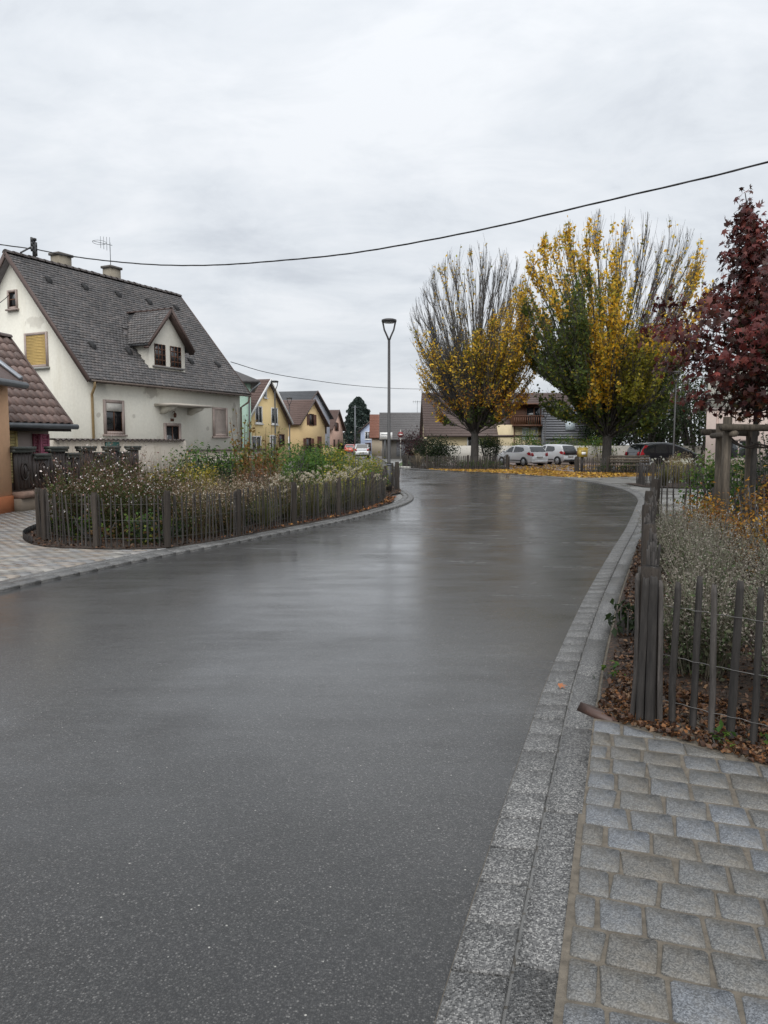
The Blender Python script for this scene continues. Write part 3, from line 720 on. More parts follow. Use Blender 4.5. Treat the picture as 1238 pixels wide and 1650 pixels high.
mb = MB(); mb.tube([(-.2, -ROV - .06, 3.93), (WL + .25, -ROV - .06, 3.9)], .042, 8); mb.build('gutter', M['browngutter'], wh, local=True)
mb = MB(); mb.tube([(-.05, -ROV - .05, 3.9), (-.02, -ROV - .02, 3.72), (.12, -.1, 3.45), (.14, -.09, 3.3), (.14, -.09, .1)], .05, 8); mb.build('downpipe', M['ochre'], wh, local=True)
mb = MB(); mb.tube([(WL + .2, -ROV - .05, 3.9), (WL + .15, -.4, 3.6), (WL - .05, -.1, 3.35), (WL - .05, -.09, .1)], .045, 8); mb.build('downpipe', simple('brown_pipe', (.11, .075, .055), .5), wh, local=True)
mf = lambda u, d, z: (u, -d, z); mg = lambda u, d, z: (-d, u, z)
w = window(wh, mf, .84, 1.64, 2.08, 3.18, M['brownwood'], M['glass'], M['trim'], .12, M['trim'], 2, 1)
mb = MB(); ubox(mb, mf, .85, 1.63, .008, .06, 2.86, 3.17); mb.build('roller_blind', simple('grey_blind', (.5, .48, .44), .6), w, local=True)
window(wh, mf, 7.26, 8.06, 2.06, 3.16, M['trim'], None, M['trim'], .12, M['trim'], blind=M['shutter_mauve'])
d = window(wh, mf, 4.08, 4.86, .5, 2.36, M['brownwood'], M['glass'], M['trim'], .12, None, 2, 1, name='door')
mb = MB(); mb.hexa([(3.45, 0, 3.16), (6.05, 0, 3.16), (6.05, -1.0, 3.19), (3.45, -1.0, 3.19), (3.45, 0, 3.27), (6.05, 0, 3.27), (6.05, -1.0, 3.27), (3.45, -1.0, 3.27)])
cn = mb.build('door_canopy', plaster('canopy_concrete', (.5, .46, .4), amt=.6), wh, local=True)
mb = MB()
for x in (3.75, 5.45): mb.extrude([(x, 0, 2.85), (x, 0, 3.155), (x, -.75, 3.16), (x, -.6, 3.05)], (.28, 0, 0))
mb.build('bracket', M['wall_front'], cn, local=True)
mb = MB(); mb.tube([(4.5, -.02, 2.95), (4.5, -.14, 2.98), (4.5, -.16, 2.9)], .02, 6); mb.tube([(4.5, -.16, 2.92), (4.5, -.16, 2.84), (4.5, -.16, 2.72)], [.05, .08, .05], 6); mb.build('wall_lamp', M['brownwood'], wh, local=True)
mb = MB(); ubox(mb, mf, 4.38, 4.58, 0, .02, 2.56, 2.68); mb.build('number_plaque', M['brownwood'], wh, local=True)
# gable windows
window(wh, mg, 3.72, 4.12, 6.98, 7.55, M['brownwood'], M['glass'], M['trim'], .08, M['trim'], 1, 2)
window(wh, mg, 2.12, 3.22, 4.66, 5.8, M['trim'], None, M['trim'], .1, simple('grey_sill', (.3, .3, .28)), blind=M['blind'])
window(wh, mg, 5.2, 6.3, 4.66, 5.8, M['trim'], None, M['trim'], .1, M['trim'], blind=M['blind'])
for (x, y) in ((.95, 3.0), (2.8, 3.05), (4.65, 3.08), (6.5, 3.05), (8.35, 3.08), (.95, .69), (2.8, .66), (6.5, .63), (8.4, .65)):
    mb = MB(); z = zr(y); mb.add([(x - .11, y - .1, z + .0), (x + .11, y - .1, z + .0), (x + .09, y - .1, z + .13), (x - .09, y - .1, z + .13), (x - .11, y + .14, z + .3), (x + .11, y + .14, z + .3)], [(0, 1, 2, 3), (3, 2, 5, 4), (1, 5, 2), (0, 3, 4)]); mb.build('vent_tile', M['black'], roof, local=True)
# dormer
def dormer():
    x0, x1, y0 = DX0, DX1, DY; xm = (x0 + x1) / 2; zb = zr(y0) - .02; ze = 5.98; za = 7.28
    yb = lambda z: (z - 4.0) / SL - ROV + .03          # where height z meets the main roof
    mb = MB()
    mb.add([(x0, y0, zb - .1), (x1, y0, zb - .1), (x1, y0, ze), (xm, y0, za - .12), (x0, y0, ze), (x0, yb(ze) + .1, ze), (x1, yb(ze) + .1, ze), (x0, yb(zb) + .1, zb), (x1, yb(zb) + .1, zb)],
           [(0, 1, 2, 3, 4), (0, 4, 5, 7), (1, 8, 6, 2)])
    d = mb.build('dormer', M['wall_front'], wh, local=True)
    sl = (za - ze) / (xm - x0); ov = .3; zl = ze - ov * sl + .06; fr = -.28
    rf = MB()
    for s in (-1, 1):
        xe = xm + s * (xm - x0 + ov)
        rf.hexa([(xm, y0 + fr, za - .06), (xe, y0 + fr, zl - .06), (xe, yb(zl) + .15, zl - .06), (xm, yb(za) + .15, za - .06), (xm, y0 + fr, za + .02), (xe, y0 + fr, zl + .02), (xe, yb(zl) + .15, zl + .02), (xm, yb(za) + .15, za + .02)])
    rf.build('dormer_roof', M['tile_attr'] if False else tilemat('dormer_tile', (.06, .062, .066)), d, local=True)
    L = math.hypot(xm - x0 + ov, za - zl); un = np.array((-(xm - x0 + ov), 0, -(za - zl))) / L
    for s in (-1, 1):
        up = np.array((-s * (xm - x0 + ov), 0, za - zl)) / L; nr = np.array((s * (za - zl), 0, xm - x0 + ov)) / L
        o = np.array((xm + s * (xm - x0 + ov + .02), y0 + fr, zl + .03))
        t = tile_field(0, 2.0, L, o, (0, 1, 0), up, nr, .172, .148, tones, skip=lambda x, q: (x + y0 + fr) > yb(zl + q * (za - zl) / L) + .05)
        t.build('dormer_tiles', M['tile_attr'], d, local=True, kind='stuff')
    b = MB()
    for s in (-1, 1): b.bar((xm, y0 + fr - .02, za - .03), (xm + s * (xm - x0 + ov), y0 + fr - .02, zl - .05), .04, .12, up=(0, 0, 1))
    for s in (-1, 1): b.hexa([(xm, y0 + fr, za - .2), (xm + s * (xm - x0 + ov), y0 + fr, zl - .17), (xm + s * (xm - x0 + ov), y0 - .01, zl - .17), (xm, y0 - .01, za - .2), (xm, y0 + fr, za - .13), (xm + s * (xm - x0 + ov), y0 + fr, zl - .1), (xm + s * (xm - x0 + ov), y0 - .01, zl - .1), (xm, y0 - .01, za - .13)])
    b.build('dormer_bargeboard', M['rake'], d, local=True)
    ml = lambda u, dd, z: (u, y0 - dd, z)
    for (a, c) in ((3.72, 4.34), (4.66, 5.3)):
        f = MB(); ubox(f, ml, a, c, 0, .03, 4.9, 5.78); ww = f.build('dormer_window', M['glass'], d, local=True)
    g = MB()
    for (a, c) in ((3.72, 4.34), (4.66, 5.3)):
        for i in range(4):
            x = a + (c - a) * i / 3; ubox(g, ml, max(a, x - .022), min(c, x + .022), .031, .05, 4.9, 5.78)
        for j in range(5):
            z = 4.9 + .88 * j / 4; ubox(g, ml, a, c, .0315, .048, max(4.9, z - .02), min(5.78, z + .02))
    g.build('dormer_lattice', M['brownwood'], d, local=True)
    g = MB(); ubox(g, ml, 3.6, 5.44, 0, .12, 4.8, 4.88); g.build('dormer_sill', simple('grey_sill2', (.2, .19, .18)), d, local=True)
    ridge_tiles(d, (xm, y0 + fr, za), (xm, yb(za) + .1, za), .1, 8, M['rake'])
dormer()
for (xa, xb, zt) in ((2.3, 2.95, 9.62), (5.1, 5.7, 9.66)):
    mb = MB(); mb.box(xa, xb, WD / 2 + .1, WD / 2 + .6, 8.3, zt - .1); ch = mb.build('chimney', M['chimney'], wh, local=True)
    mb = MB(); mb.box(xa - .06, xb + .06, WD / 2 + .04, WD / 2 + .66, zt - .1, zt - .0); mb.build('chimney_cap', simple('chimney_cap', (.11, .1, .09), .8, .3), ch, local=True)
# antenna on the second chimney
ant = empty('roof_antenna', tuple(root_matrix(wh) @ Vector((5.35, WD / 2 + .35, 9.62))), hs, label='thin aerial on the farther chimney of the cream house', cat='antenna')
mb = MB(); mb.tube([(0, 0, 0), (0, 0, 1.12)], .016, 5); mb.build('mast', M['zinc'], ant, local=True)
mb = MB(); q = Vector((-.72, .62, 0)).normalized(); e = Vector((.62, .72, .0)).normalized()
mb.tube([q * -.1 + Vector((0, 0, 1.0)), q * .75 + Vector((0, 0, 1.12))], .012, 4)
for i, L in enumerate((.32, .3, .28, .26)):
    c = q * (i * .13 - .05) + Vector((0, 0, 1.02 + i * .02)); mb.tube([c - Vector((.08, 0, L)), c + Vector((-.08, 0, L))], .009, 4)
c = q * .45 + Vector((0, 0, 1.08))
mb.tube([c + q * (.3 * math.cos(k / 10 * 6.283)) + Vector((0, 0, .1 * math.sin(k / 10 * 6.283))) for k in range(11)], .009, 4)
mb.build('aerial', M['zinc'], ant, local=True)
# cable mast
mp_ = root_matrix(wh) @ Vector((1.03, WD / 2, 8.95))
mast = empty('cable_mast', tuple(mp_), hs, label='short black cable mast with insulators on the ridge of the cream house', cat='mast')
mb = MB(); mb.tube([(0, 0, 0), (0, 0, .82)], .07, 8); mb.tube([(0, 0, .82), (0, 0, .9)], .11, 8); mb.build('pole', M['darkmetal'], mast, local=True)
mb = MB()
for z in (.35, .55, .7):
    mb.bar((-.3, -.25, z), (.3, .25, z + .03), .05, .05); mb.tube([(-.3, -.25, z - .05), (-.3, -.25, z + .14)], .05, 6); mb.tube([(.3, .25, z - .05), (.3, .25, z + .14)], .05, 6)
mb.bar((-.9, -.35, .1), (0, 0, .62), .05, .05)
mb.build('insulator_arms', M['darkmetal'], mast, local=True)

# ---- outbuilding with brown pantiles
oa = R(62); ob = empty('outbuilding', (-8.32, 20.0, 0), oa, label='low outbuilding with brown pantile roof beside the peach wall', cat='building')
mb = MB(); mb.extrude([(-.35, .5, 0), (-.35, .5, 2.5), (-.35, 2.44, 4.3), (-.35, 4.4, 2.5), (-.35, 4.4, 0)], (-6, 0, 0)); mb.build('wall', plaster('mauve_render', (.40, .33, .30), amt=.3), ob, local=True)
mb = MB(); mb.hexa([(-6.3, 0, 2.05), (0, 0, 2.05), (0, 2.44, 4.47), (-6.3, 2.44, 4.47), (-6.3, 0, 2.13), (0, 0, 2.13), (0, 2.44, 4.55), (-6.3, 2.44, 4.55)])
mb.hexa([(-6.3, 4.88, 2.05), (0, 4.88, 2.05), (0, 2.44, 4.47), (-6.3, 2.44, 4.47), (-6.3, 4.88, 2.13), (0, 4.88, 2.13), (0, 2.44, 4.55), (-6.3, 2.44, 4.55)])
orf = mb.build('roof', M['black'], ob, local=True)
def pantile():
    mb = MB(); w, L = .225, .36; prof = [(0, .0), (.03, .035), (.075, .05), (.12, .035), (.15, .008), (.195, .0), (.225, .004)]
    v = []
    for s, dz in ((0, .028), (1, 0.0)):
        for (x, z) in prof: v.append((x, s * L, z + dz))
    for (x, z) in prof: v.append((x, 0, z + .028 - .03))
    n = len(prof); f = [(i, i + 1, n + i + 1, n + i) for i in range(n - 1)] + [(2 * n + i, 2 * n + i + 1, i + 1, i) for i in range(n - 1)]
    mb.add(v, f); return mb.mesh('roof_tile', M['pantile'])
PT = pantile(); sl2 = math.atan2(2.42, 2.44); L2 = math.hypot(2.42, 2.44)
for r in range(11):
    for c in range(14):
        s = r * .312 - .03; x = -.215 - c * .215
        inst('roof_tile', PT, orf, (x, s * math.cos(sl2), 2.14 + s * math.sin(sl2)), (sl2 + random.uniform(-.01, .01), random.uniform(-.015, .015), random.uniform(-.01, .01)))
ridge_tiles(orf, (-3.3, 2.44, 4.56), (.02, 2.44, 4.56), .13, 9, M['pantile'])
mb = MB(); mb.tube([(-6.3, -.06, 2.06), (.12, -.06, 2.05)], .07, 8); mb.build('gutter', M['zinc'], ob, local=True)
mb = MB(); mb.hexa([(-6.3, .02, 1.92), (-.02, .02, 1.92), (-.02, .5, 2.2), (-6.3, .5, 2.2), (-6.3, .02, 2.04), (-.02, .02, 2.04), (-.02, .5, 2.5), (-6.3, .5, 2.5)]); mb.build('eaves_board', M['darkgate'], ob, local=True)
mb = MB(); mb.hexa([(-.02, .02, 2.02), (.03, .02, 2.02), (.03, 2.44, 4.44), (-.02, 2.44, 4.44), (-.02, .02, 2.2), (.03, .02, 2.2), (.03, 2.44, 4.62), (-.02, 2.44, 4.62)]); mb.build('bargeboard', M['rake'], ob, local=True)
mo = lambda u, d, z: (u, .5 - d, z)
def shutter(root, mp, u0, u1, z0, z1, mat, name='shutter', slats=True):
    mb = MB(); s = .05
    ubox(mb, mp, u0, u0 + s, 0, .045, z0, z1); ubox(mb, mp, u1 - s, u1, 0, .045, z0, z1); ubox(mb, mp, u0 + s, u1 - s, 0, .045, z1 - s, z1); ubox(mb, mp, u0 + s, u1 - s, 0, .045, z0, z0 + s)
    n = max(3, int((z1 - z0 - 2 * s) / .07)); h = (z1 - z0 - 2 * s) / n
    for i in range(n): ubox(mb, mp, u0 + s, u1 - s, .002, .028 + .01 * (i % 2), z0 + s + i * h + .004, z0 + s + (i + 1) * h - .002)
    return mb.build(name, mat, root, local=True)
shutter(ob, mo, -1.72, -1.3, .6, 1.95, simple('cream_yellow_paint', (.55, .45, .2), .6, .1))
ubx = MB(); ubox(ubx, mo, -2.4, -1.74, .002, .02, .6, 1.92); ubx.build('window_pane', M['glass'], ob, local=True)
shutter(ob, mo, -.85, -.66, .7, 1.86, simple('dark_pink_paint', (.16, .035, .055), .5, .1)); shutter(ob, mo, -.64, -.36, .7, 1.86, simple('pink_paint', (.42, .12, .19), .5, .1))

# ---- peach building at the left edge
pb = empty('peach_house', (-8.5, 17.0, 0), 0, label='peach rendered house corner with orange plinth at the left edge', cat='house')
mb = MB(); mb.box(-6, 0, -8, 0, .42, 2.95); mb.build('wall', M['orange'], pb, local=True)
mb = MB(); mb.box(-6, .02, -8, .02, 0, .42); mb.build('plinth', M['orange_dark'], pb, local=True)
mb = MB(); mb.hexa([(.25, -8.2, 2.9), (.25, .15, 2.9), (-3.2, .15, 5.6), (-3.2, -8.2, 5.6), (.25, -8.2, 3.02), (.25, .15, 3.02), (-3.2, .15, 5.72), (-3.2, -8.2, 5.72)])
mb.hexa([(-6.5, -8.2, 2.9), (-6.5, .15, 2.9), (-3.2, .15, 5.6), (-3.2, -8.2, 5.6), (-6.5, -8.2, 3.02), (-6.5, .15, 3.02), (-3.2, .15, 5.72), (-3.2, -8.2, 5.72)])
mb.extrude([(-.1, -.02, 2.95), (-3.2, -.02, 5.5), (-6, -.02, 2.95)], (0, -.2, 0))
pr_ = mb.build('roof', tilemat('peach_roof_tile', (.17, .105, .085)), pb, local=True)
mb = MB(); mb.tube([(.32, -8.2, 2.92), (.32, .2, 2.92)], .08, 8); mb.build('gutter', M['zinc'], pb, local=True)
mb = MB(); mb.hexa([(.22, .1, 3.04), (.26, .2, 3.04), (-3.2, .2, 5.76), (-3.24, .1, 5.76), (.22, .1, 3.12), (.26, .2, 3.12), (-3.2, .2, 5.84), (-3.24, .1, 5.84)]); mb.build('verge_flashing', simple('bright_zinc', (.4, .42, .45), .35, .1, 4, metal=.6), pb, local=True)

# ---- low wall, carved gate panels
lw = empty('low_wall', (-8.47, 17.0, 0), 0, label='low weathered wall with sandstone cap under the dark carved panels', cat='wall')
GA = np.array((-8.46, 17.02)); GB = np.array((-7.95, 24.4)); gd = (GB - GA) / np.linalg.norm(GB - GA); gn = np.array((gd[1], -gd[0]))
mb = MB(); mb.bar((*GA, .17), (*GB, .17), .3, .34); mb.build('wall', M['rubble'], lw)
for i in range(9):
    a = GA + gd * (i * .82 + .01); b = GA + gd * (i * .82 + .81)
    mb = MB(); mb.bar((*a, .42), (*b, .42), .4, .14 + .01 * (i % 2)); mb.build('cap_stone', M['sandstone'], lw)
gt = empty('carved_panel_fence', (*GA, .45), 0, label='dark brown stepped panel fence with carved oval ornaments on the low wall', cat='fence')
for i in range(9):
    a = GA + gd * (i * .8 + .02); b = GA + gd * (i * .8 + .77); hi = 1.44 if i % 2 == 0 else 1.27
    mb = MB(); n = 5
    for k in range(n):
        p, q = a + (b - a) * k / n, a + (b - a) * (k + .96) / n; mb.bar((*p, (hi + .55) / 2), (*q, (hi + .55) / 2), .06, hi - .55 + .03 * math.cos(k * 2.2))
    pn = mb.build('panel', M['darkgate'], gt)
    c = (a + b) / 2 + gn * .045; m = MB()
    for s in (1.0, .62):
        m.tube([(*(c + gd * math.cos(w) * .14 * s), .95 + math.sin(w) * .2 * s) for w in np.linspace(0, 2 * math.pi, 17)], .022, 5)
    m.tube([(*c, .78), (*(c + gn * .02), .95), (*c, 1.12)], [.015, .05, .015], 6)
    m.build('carved_oval', M['darkgate'], pn)
    mb = MB(); ex = gd * (.06 if i % 2 == 0 else -.03)
    mb.bar((*(a - ex), hi + .06), (*(b + ex), hi + .06), .22, .07); mb.bar((*(a - ex), hi - .01), (*(b + ex), hi - .01), .16, .07)
    mb.build('cap_board', M['gatecap'], gt)

# ---- garden walls before the house
gw = empty('garden_wall', (-10.6, 23.8, 0), 0, label='white garden wall with wavy tiled coping before the cream house', cat='wall')
A = np.array((-10.6, 23.8)); B = np.array((-7.62, 28.5)); dd = (B - A) / np.linalg.norm(B - A); LG = np.linalg.norm(B - A)
mb = MB(); mb.bar((*A, .86), (*B, .86), .22, 1.72); mb.build('wall', plaster('garden_wall_render', (.52, .47, .40), amt=.9), gw)
ct = MB()
v = []; f = []; k = 8
for i, s in enumerate((-.22, .22)):
    for j in range(k + 1):
        x = -.1 + .2 * j / k; v.append((x, s, .06 + .03 * math.cos(j / k * 2 * math.pi) - abs(s) * .12)); 
    for j in range(k + 1):
        x = -.1 + .2 * j / k; v.append((x, s, .03 + .03 * math.cos(j / k * 2 * math.pi) - abs(s) * .12 - .02))
n = k + 1
f = [(j, j + 1, 2 * n + j + 1, 2 * n + j) for j in range(k)] + [(j, j + 1, n + j + 1, n + j) for j in range(k)] + [(2 * n + j, 2 * n + j + 1, 3 * n + j + 1, 3 * n + j) for j in range(k)]
ct.add(v, f); CT = ct.mesh('coping_tile', simple('dark_coping', (.09, .07, .062), .7, .3, 9, rnd=.25)); an = math.atan2(dd[1], dd[0])
for i in range(int(LG / .2)):
    p = A + dd * (.1 + i * .2); inst('coping_tile', CT, gw, (p[0] - A[0], p[1] - A[1], 1.71), (0, 0, an))
lw2 = empty('garden_wall', (-7.62, 28.5, 0), 0, label='lower plain garden wall with dark coping right of the wavy coping wall', cat='wall')
mb = MB(); mb.bar((-7.6, 28.6, .65), (-5.6, 34.6, .65), .2, 1.3); mb.build('wall', plaster('low_wall_render', (.42, .37, .32), amt=.9), lw2)
mb = MB(); mb.bar((-7.6, 28.6, 1.34), (-5.6, 34.6, 1.34), .34, .08); mb.build('coping', simple('brown_coping', (.08, .06, .055), .7, .3), lw2)
gp = MB(); c = A + dd * 1.9 + np.array((.15, -.09)); c2 = c + dd * .55
gp.bar((*c, 1.45), (*c2, 1.45), .05, .42); gp.build('metal_panel', simple('dark_green_paint', (.012, .06, .05), .5, .2), label='small dark green metal panel on the wavy coping garden wall', cat='panel')

# ---- generic gabled house: local x along the gable front, y along the ridge (backwards)
def gable_house(name, label, loc, ang, W, D, ze, zr_, wallm, roofm, gw=(), sw=(), ov=.35, rake=None, chim=(), base=0.0, trim=None, rows=True, cat='house', dim=.16):
    r = empty(name, (*loc, 0), ang, label=label, cat=cat)
    mb = MB(); mb.extrude([(0, 0, base), (W, 0, base), (W, 0, ze), (W / 2, 0, zr_ - .12), (0, 0, ze)], (0, D, 0)); mb.build('wall', wallm, r, local=True)
    k = (zr_ - ze) / (W / 2); rf = MB()
    L = math.hypot(W / 2 + ov, (zr_ - ze) + ov * k)
    for s in (0, 1):
        fx = (lambda x: x) if s == 0 else (lambda x: W - x); z0 = ze - ov * k + .1
        n = int(L / .33) if rows else 1
        for i in range(n):     # courses with a visible step
            t0, t1 = i / n, (i + 1) / n
            xa, xb = -ov + (W / 2 + ov) * t0, -ov + (W / 2 + ov) * t1; za, zb = z0 + (zr_ + .02 - z0) * t0, z0 + (zr_ + .02 - z0) * t1
            lift = .05 if rows else .0
            rf.hexa([(fx(xa), -.3, za - .1), (fx(xb), -.3, zb - .1), (fx(xb), D + .3, zb - .1), (fx(xa), D + .3, za - .1), (fx(xa), -.3, za + lift), (fx(xb), -.3, zb + .005), (fx(xb), D + .3, zb + .005), (fx(xa), D + .3, za + lift)])
    ro = rf.build('roof', roofm, r, local=True)
    for s in (-1, 1):
        bb = MB(); bb.bar((W / 2, -.33, zr_ - .02), (W / 2 + s * (W / 2 + ov), -.33, ze - ov * k + .06), .05, dim, up=(0, 0, 1)); bb.build('bargeboard', rake or M['rake'], r, local=True)
    mfr = lambda u, d, z: (u, -d, z); msd = lambda u, d, z: (-d, u, z)
    for lst, mp in ((gw, mfr), (sw, msd)):
        for q in lst:
            u, z, w, h, st = q
            if st == 'white': window(r, mp, u, u + w, z, z + h, trim or M['whiteframe'], M['glass'], None, fw=.07, sill=M['whiteframe'])
            elif st == 'dark': window(r, mp, u, u + w, z, z + h, M['brownwood'], M['glass'], None, fw=.06)
            elif st == 'shut':
                window(r, mp, u, u + w, z, z + h, M['brownwood'], M['glass'], None, fw=.06)
                shutter(r, mp, u - w * .55 - .08, u - .08, z, z + h, M['redbrown']); shutter(r, mp, u + w + .08, u + w * 1.55 + .08, z, z + h, M['redbrown'])
            elif st == 'closed': shutter(r, mp, u, u + w, z, z + h, M['redbrown'])
            elif st == 'blind': window(r, mp, u, u + w, z, z + h, M['whiteframe'], None, None, fw=.07, blind=M['greyblind'])
            elif st == 'plain':
                mb = MB(); ubox(mb, mp, u, u + w, 0, .06, z, z + h); mb.build('door', M['greydoor'], r, local=True)
    for (u, v, h) in chim:
        mb = MB(); mb.box(u - .22, u + .22, v - .22, v + .22, ze, zr_ + h); mb.build('chimney', M['chimney'], ro, local=True)
    return r
M['whiteframe'] = simple('white_frame', (.75, .75, .74), .5, .05)
M['redbrown'] = simple('redbrown_shutter', (.13, .05, .032), .6, .15)
M['greyblind'] = simple('pale_blind', (.48, .5, .52), .6, .06)
M['greydoor'] = simple('grey_door', (.2, .21, .23), .6, .1)
yellow = plaster('yellow_render', (.72, .55, .28), amt=.25); yellow2 = plaster('warm_yellow_render', (.73, .54, .29), amt=.2)
brown_t = tilemat('brown_roof', (.115, .072, .06)); slate = tilemat('slate_roof', (.075, .08, .088)); redt = tilemat('red_roof', (.2, .085, .055)); greyt = tilemat('grey_roof', (.105, .1, .1))
hd = math.atan2(.954, .3)
# mint house behind the cream one
mh = empty('mint_house', (-8.15, 46.0, 0), R(12), label='mint green house with hipped grey brown roof behind the cream house', cat='house')
mb = MB(); mb.box(-8, 0, 0, 8, 0, 5.35); mb.build('wall', plaster('mint_render', (.54, .74, .62), amt=.15), mh, local=True)
mb = MB(); o_ = .55; mb.add([(-8 - o_, -o_, 5.4), (o_, -o_, 5.4), (o_, 8 + o_, 5.4), (-8 - o_, 8 + o_, 5.4), (-4.2, 4, 7.55), (-3.8, 4, 7.55), (-8 - o_, -o_, 5.28), (o_, -o_, 5.28), (o_, 8 + o_, 5.28), (-8 - o_, 8 + o_, 5.28)], [(0, 1, 5, 4), (1, 2, 5), (2, 3, 4, 5), (3, 0, 4), (6, 7, 1, 0), (7, 8, 2, 1), (8, 9, 3, 2), (9, 6, 0, 3), (9, 8, 7, 6)]); mb.build('roof', greyt, mh, local=True)
mb = MB(); mb.tube([(o_ + .02, -o_ - .02, 5.25), (.1, -.12, 4.9), (-.1, -.08, 4.6), (-.1, -.08, 0)], .05, 6); mb.build('downpipe', M['greydoor'], mh, local=True)
window(mh, lambda u, d, z: (u, -d, z), -2.6, -1.5, 1.2, 2.6, M['whiteframe'], M['glass'], None, fw=.07)
gable_house('yellow_house', 'yellow gabled house with white verge and white windows, nearer of two', (-9.9, 53.6), hd, 7.2, 9, 3.35, 6.45, yellow, brown_t,
    [(1.55, 3.15, 1.0, 1.15, 'white'), (4.2, 3.15, 1.0, 1.15, 'white'), (2.95, 5.1, .4, .55, 'white'), (.9, .8, 1.4, 1.3, 'white'), (3.9, .6, .9, 1.6, 'white'), (5.5, 1.5, .9, .8, 'dark')], [], ov=.25, rake=M['whiteframe'], dim=.2)
gable_house('yellow_house', 'smaller yellow house with red brown shutters, farther of two', (-7.75, 68.0), hd, 6.4, 8, 3.5, 5.75, yellow2, brown_t,
    [(2.5, 3.35, 1.0, 1.0, 'shut'), (1.7, .8, 1.1, 1.3, 'shut'), (4.4, .8, 1.0, 1.5, 'closed')], [(1.0, 1, .9, 1.2, 'white')], ov=.35)
gable_house('pale_grey_house', 'tall pale grey house with slate roof behind the yellow houses', (-8.9, 79.0), hd, 8.6, 14, 4.7, 7.4, plaster('pale_grey_render', (.52, .54, .6), amt=.15), slate,
    [(3.4, 4.6, .8, 1.2, 'dark'), (6.6, 2.8, .9, 1.2, 'dark'), (6.9, .3, 1.0, 2.2, 'plain')], [], ov=.4, chim=[(3.6, 6.5, .2)])
gable_house('pink_house', 'pinkish house front with dark verge at the end of the left row', (-6.7, 95), math.atan2(.985, .17), 6.6, 9, 3.7, 6.0, plaster('pink_render', (.60, .40, .32), amt=.3), brown_t,
    [(1.2, .8, .8, 1.3, 'dark'), (3.6, .8, .8, 1.3, 'dark'), (2.4, 3.3, 1.0, 1.0, 'shut')], [], ov=.6)
gable_house('balcony_house', 'far cream house with balcony facing down the street', (-11.6, 196), 0, 5.6, 8, 3.8, 5.6, plaster('far_cream', (.6, .56, .46), amt=.2), greyt,
    [(.9, 2.9, .8, 1.2, 'dark'), (2.3, 2.6, .9, 1.6, 'dark'), (3.9, 2.9, .8, 1.2, 'dark'), (.8, .4, 1.0, 1.2, 'dark'), (3.2, .2, 1.4, 1.6, 'dark')], [], ov=.7)
# right hand row
gable_house('blue_house', 'pale blue house with brown grey roof right of the far cars', (-4.0, 128), R(0), 5.2, 9, 3.9, 6.3, plaster('blue_render', (.45, .52, .68), amt=.15), greyt, [(.8, 2.4, .9, 1.2, 'white'), (3.3, 2.4, .9, 1.2, 'white'), (.8, .4, .9, 1.3, 'dark')], [(1.5, 1.0, .9, 1.3, 'white')], ov=.5)
gable_house('red_roofed_house', 'small cream house with red tiled roof left of the grey barn', (5.0, 97), R(90), 7.5, 6.6, 2.6, 5.5, plaster('cream_low', (.55, .47, .36), amt=.3), redt, [], [(2.0, .7, .9, 1.1, 'dark'), (4.0, .7, .9, 1.1, 'dark')], ov=.4)
barn = gable_house('grey_roofed_barn', 'long low barn with grey tiled roof behind the purple bush', (9.4, 78), R(90), 7, 9.6, 2.35, 4.95, plaster('barn_render', (.25, .24, .23), amt=.4), greyt, [], [(6.5, .3, 1.6, 1.7, 'plain'), (3.5, .9, .9, 1.0, 'dark'), (1.2, .9, .9, 1.0, 'dark')], ov=.55)
mb = MB(); mb.box(3.3, 3.6, 4.3, 4.6, 4.3, 5.6); mb.build('flue', M['zinc'], barn, local=True)
for k, (x, y, h) in enumerate(((4.6, 84, 1.9), (3.7, 86, 1.5))):
    a = empty('roof_antenna', (x, y - 2.5, 4.85), 0, label=['taller aerial with crossbars above the grey barn roof', 'shorter thin aerial above the grey barn roof'][k], cat='antenna')
    mb = MB(); mb.tube([(0, 0, 0), (0, 0, h)], .025, 4); mb.build('mast', M['zinc'], a, local=True)
    mb = MB(); mb.bar((-.5, 0, h - .1), (.4, 0, h - .1), .03, .03)
    for q in (-.45, -.2, .05, .3): mb.bar((q, -.3, h - .1), (q, .3, h - .1), .02, .02); mb.bar((q, 0, h - .28), (q, 0, h + .05), .02, .02)
    mb.build('aerial', M['zinc'], a, local=True)
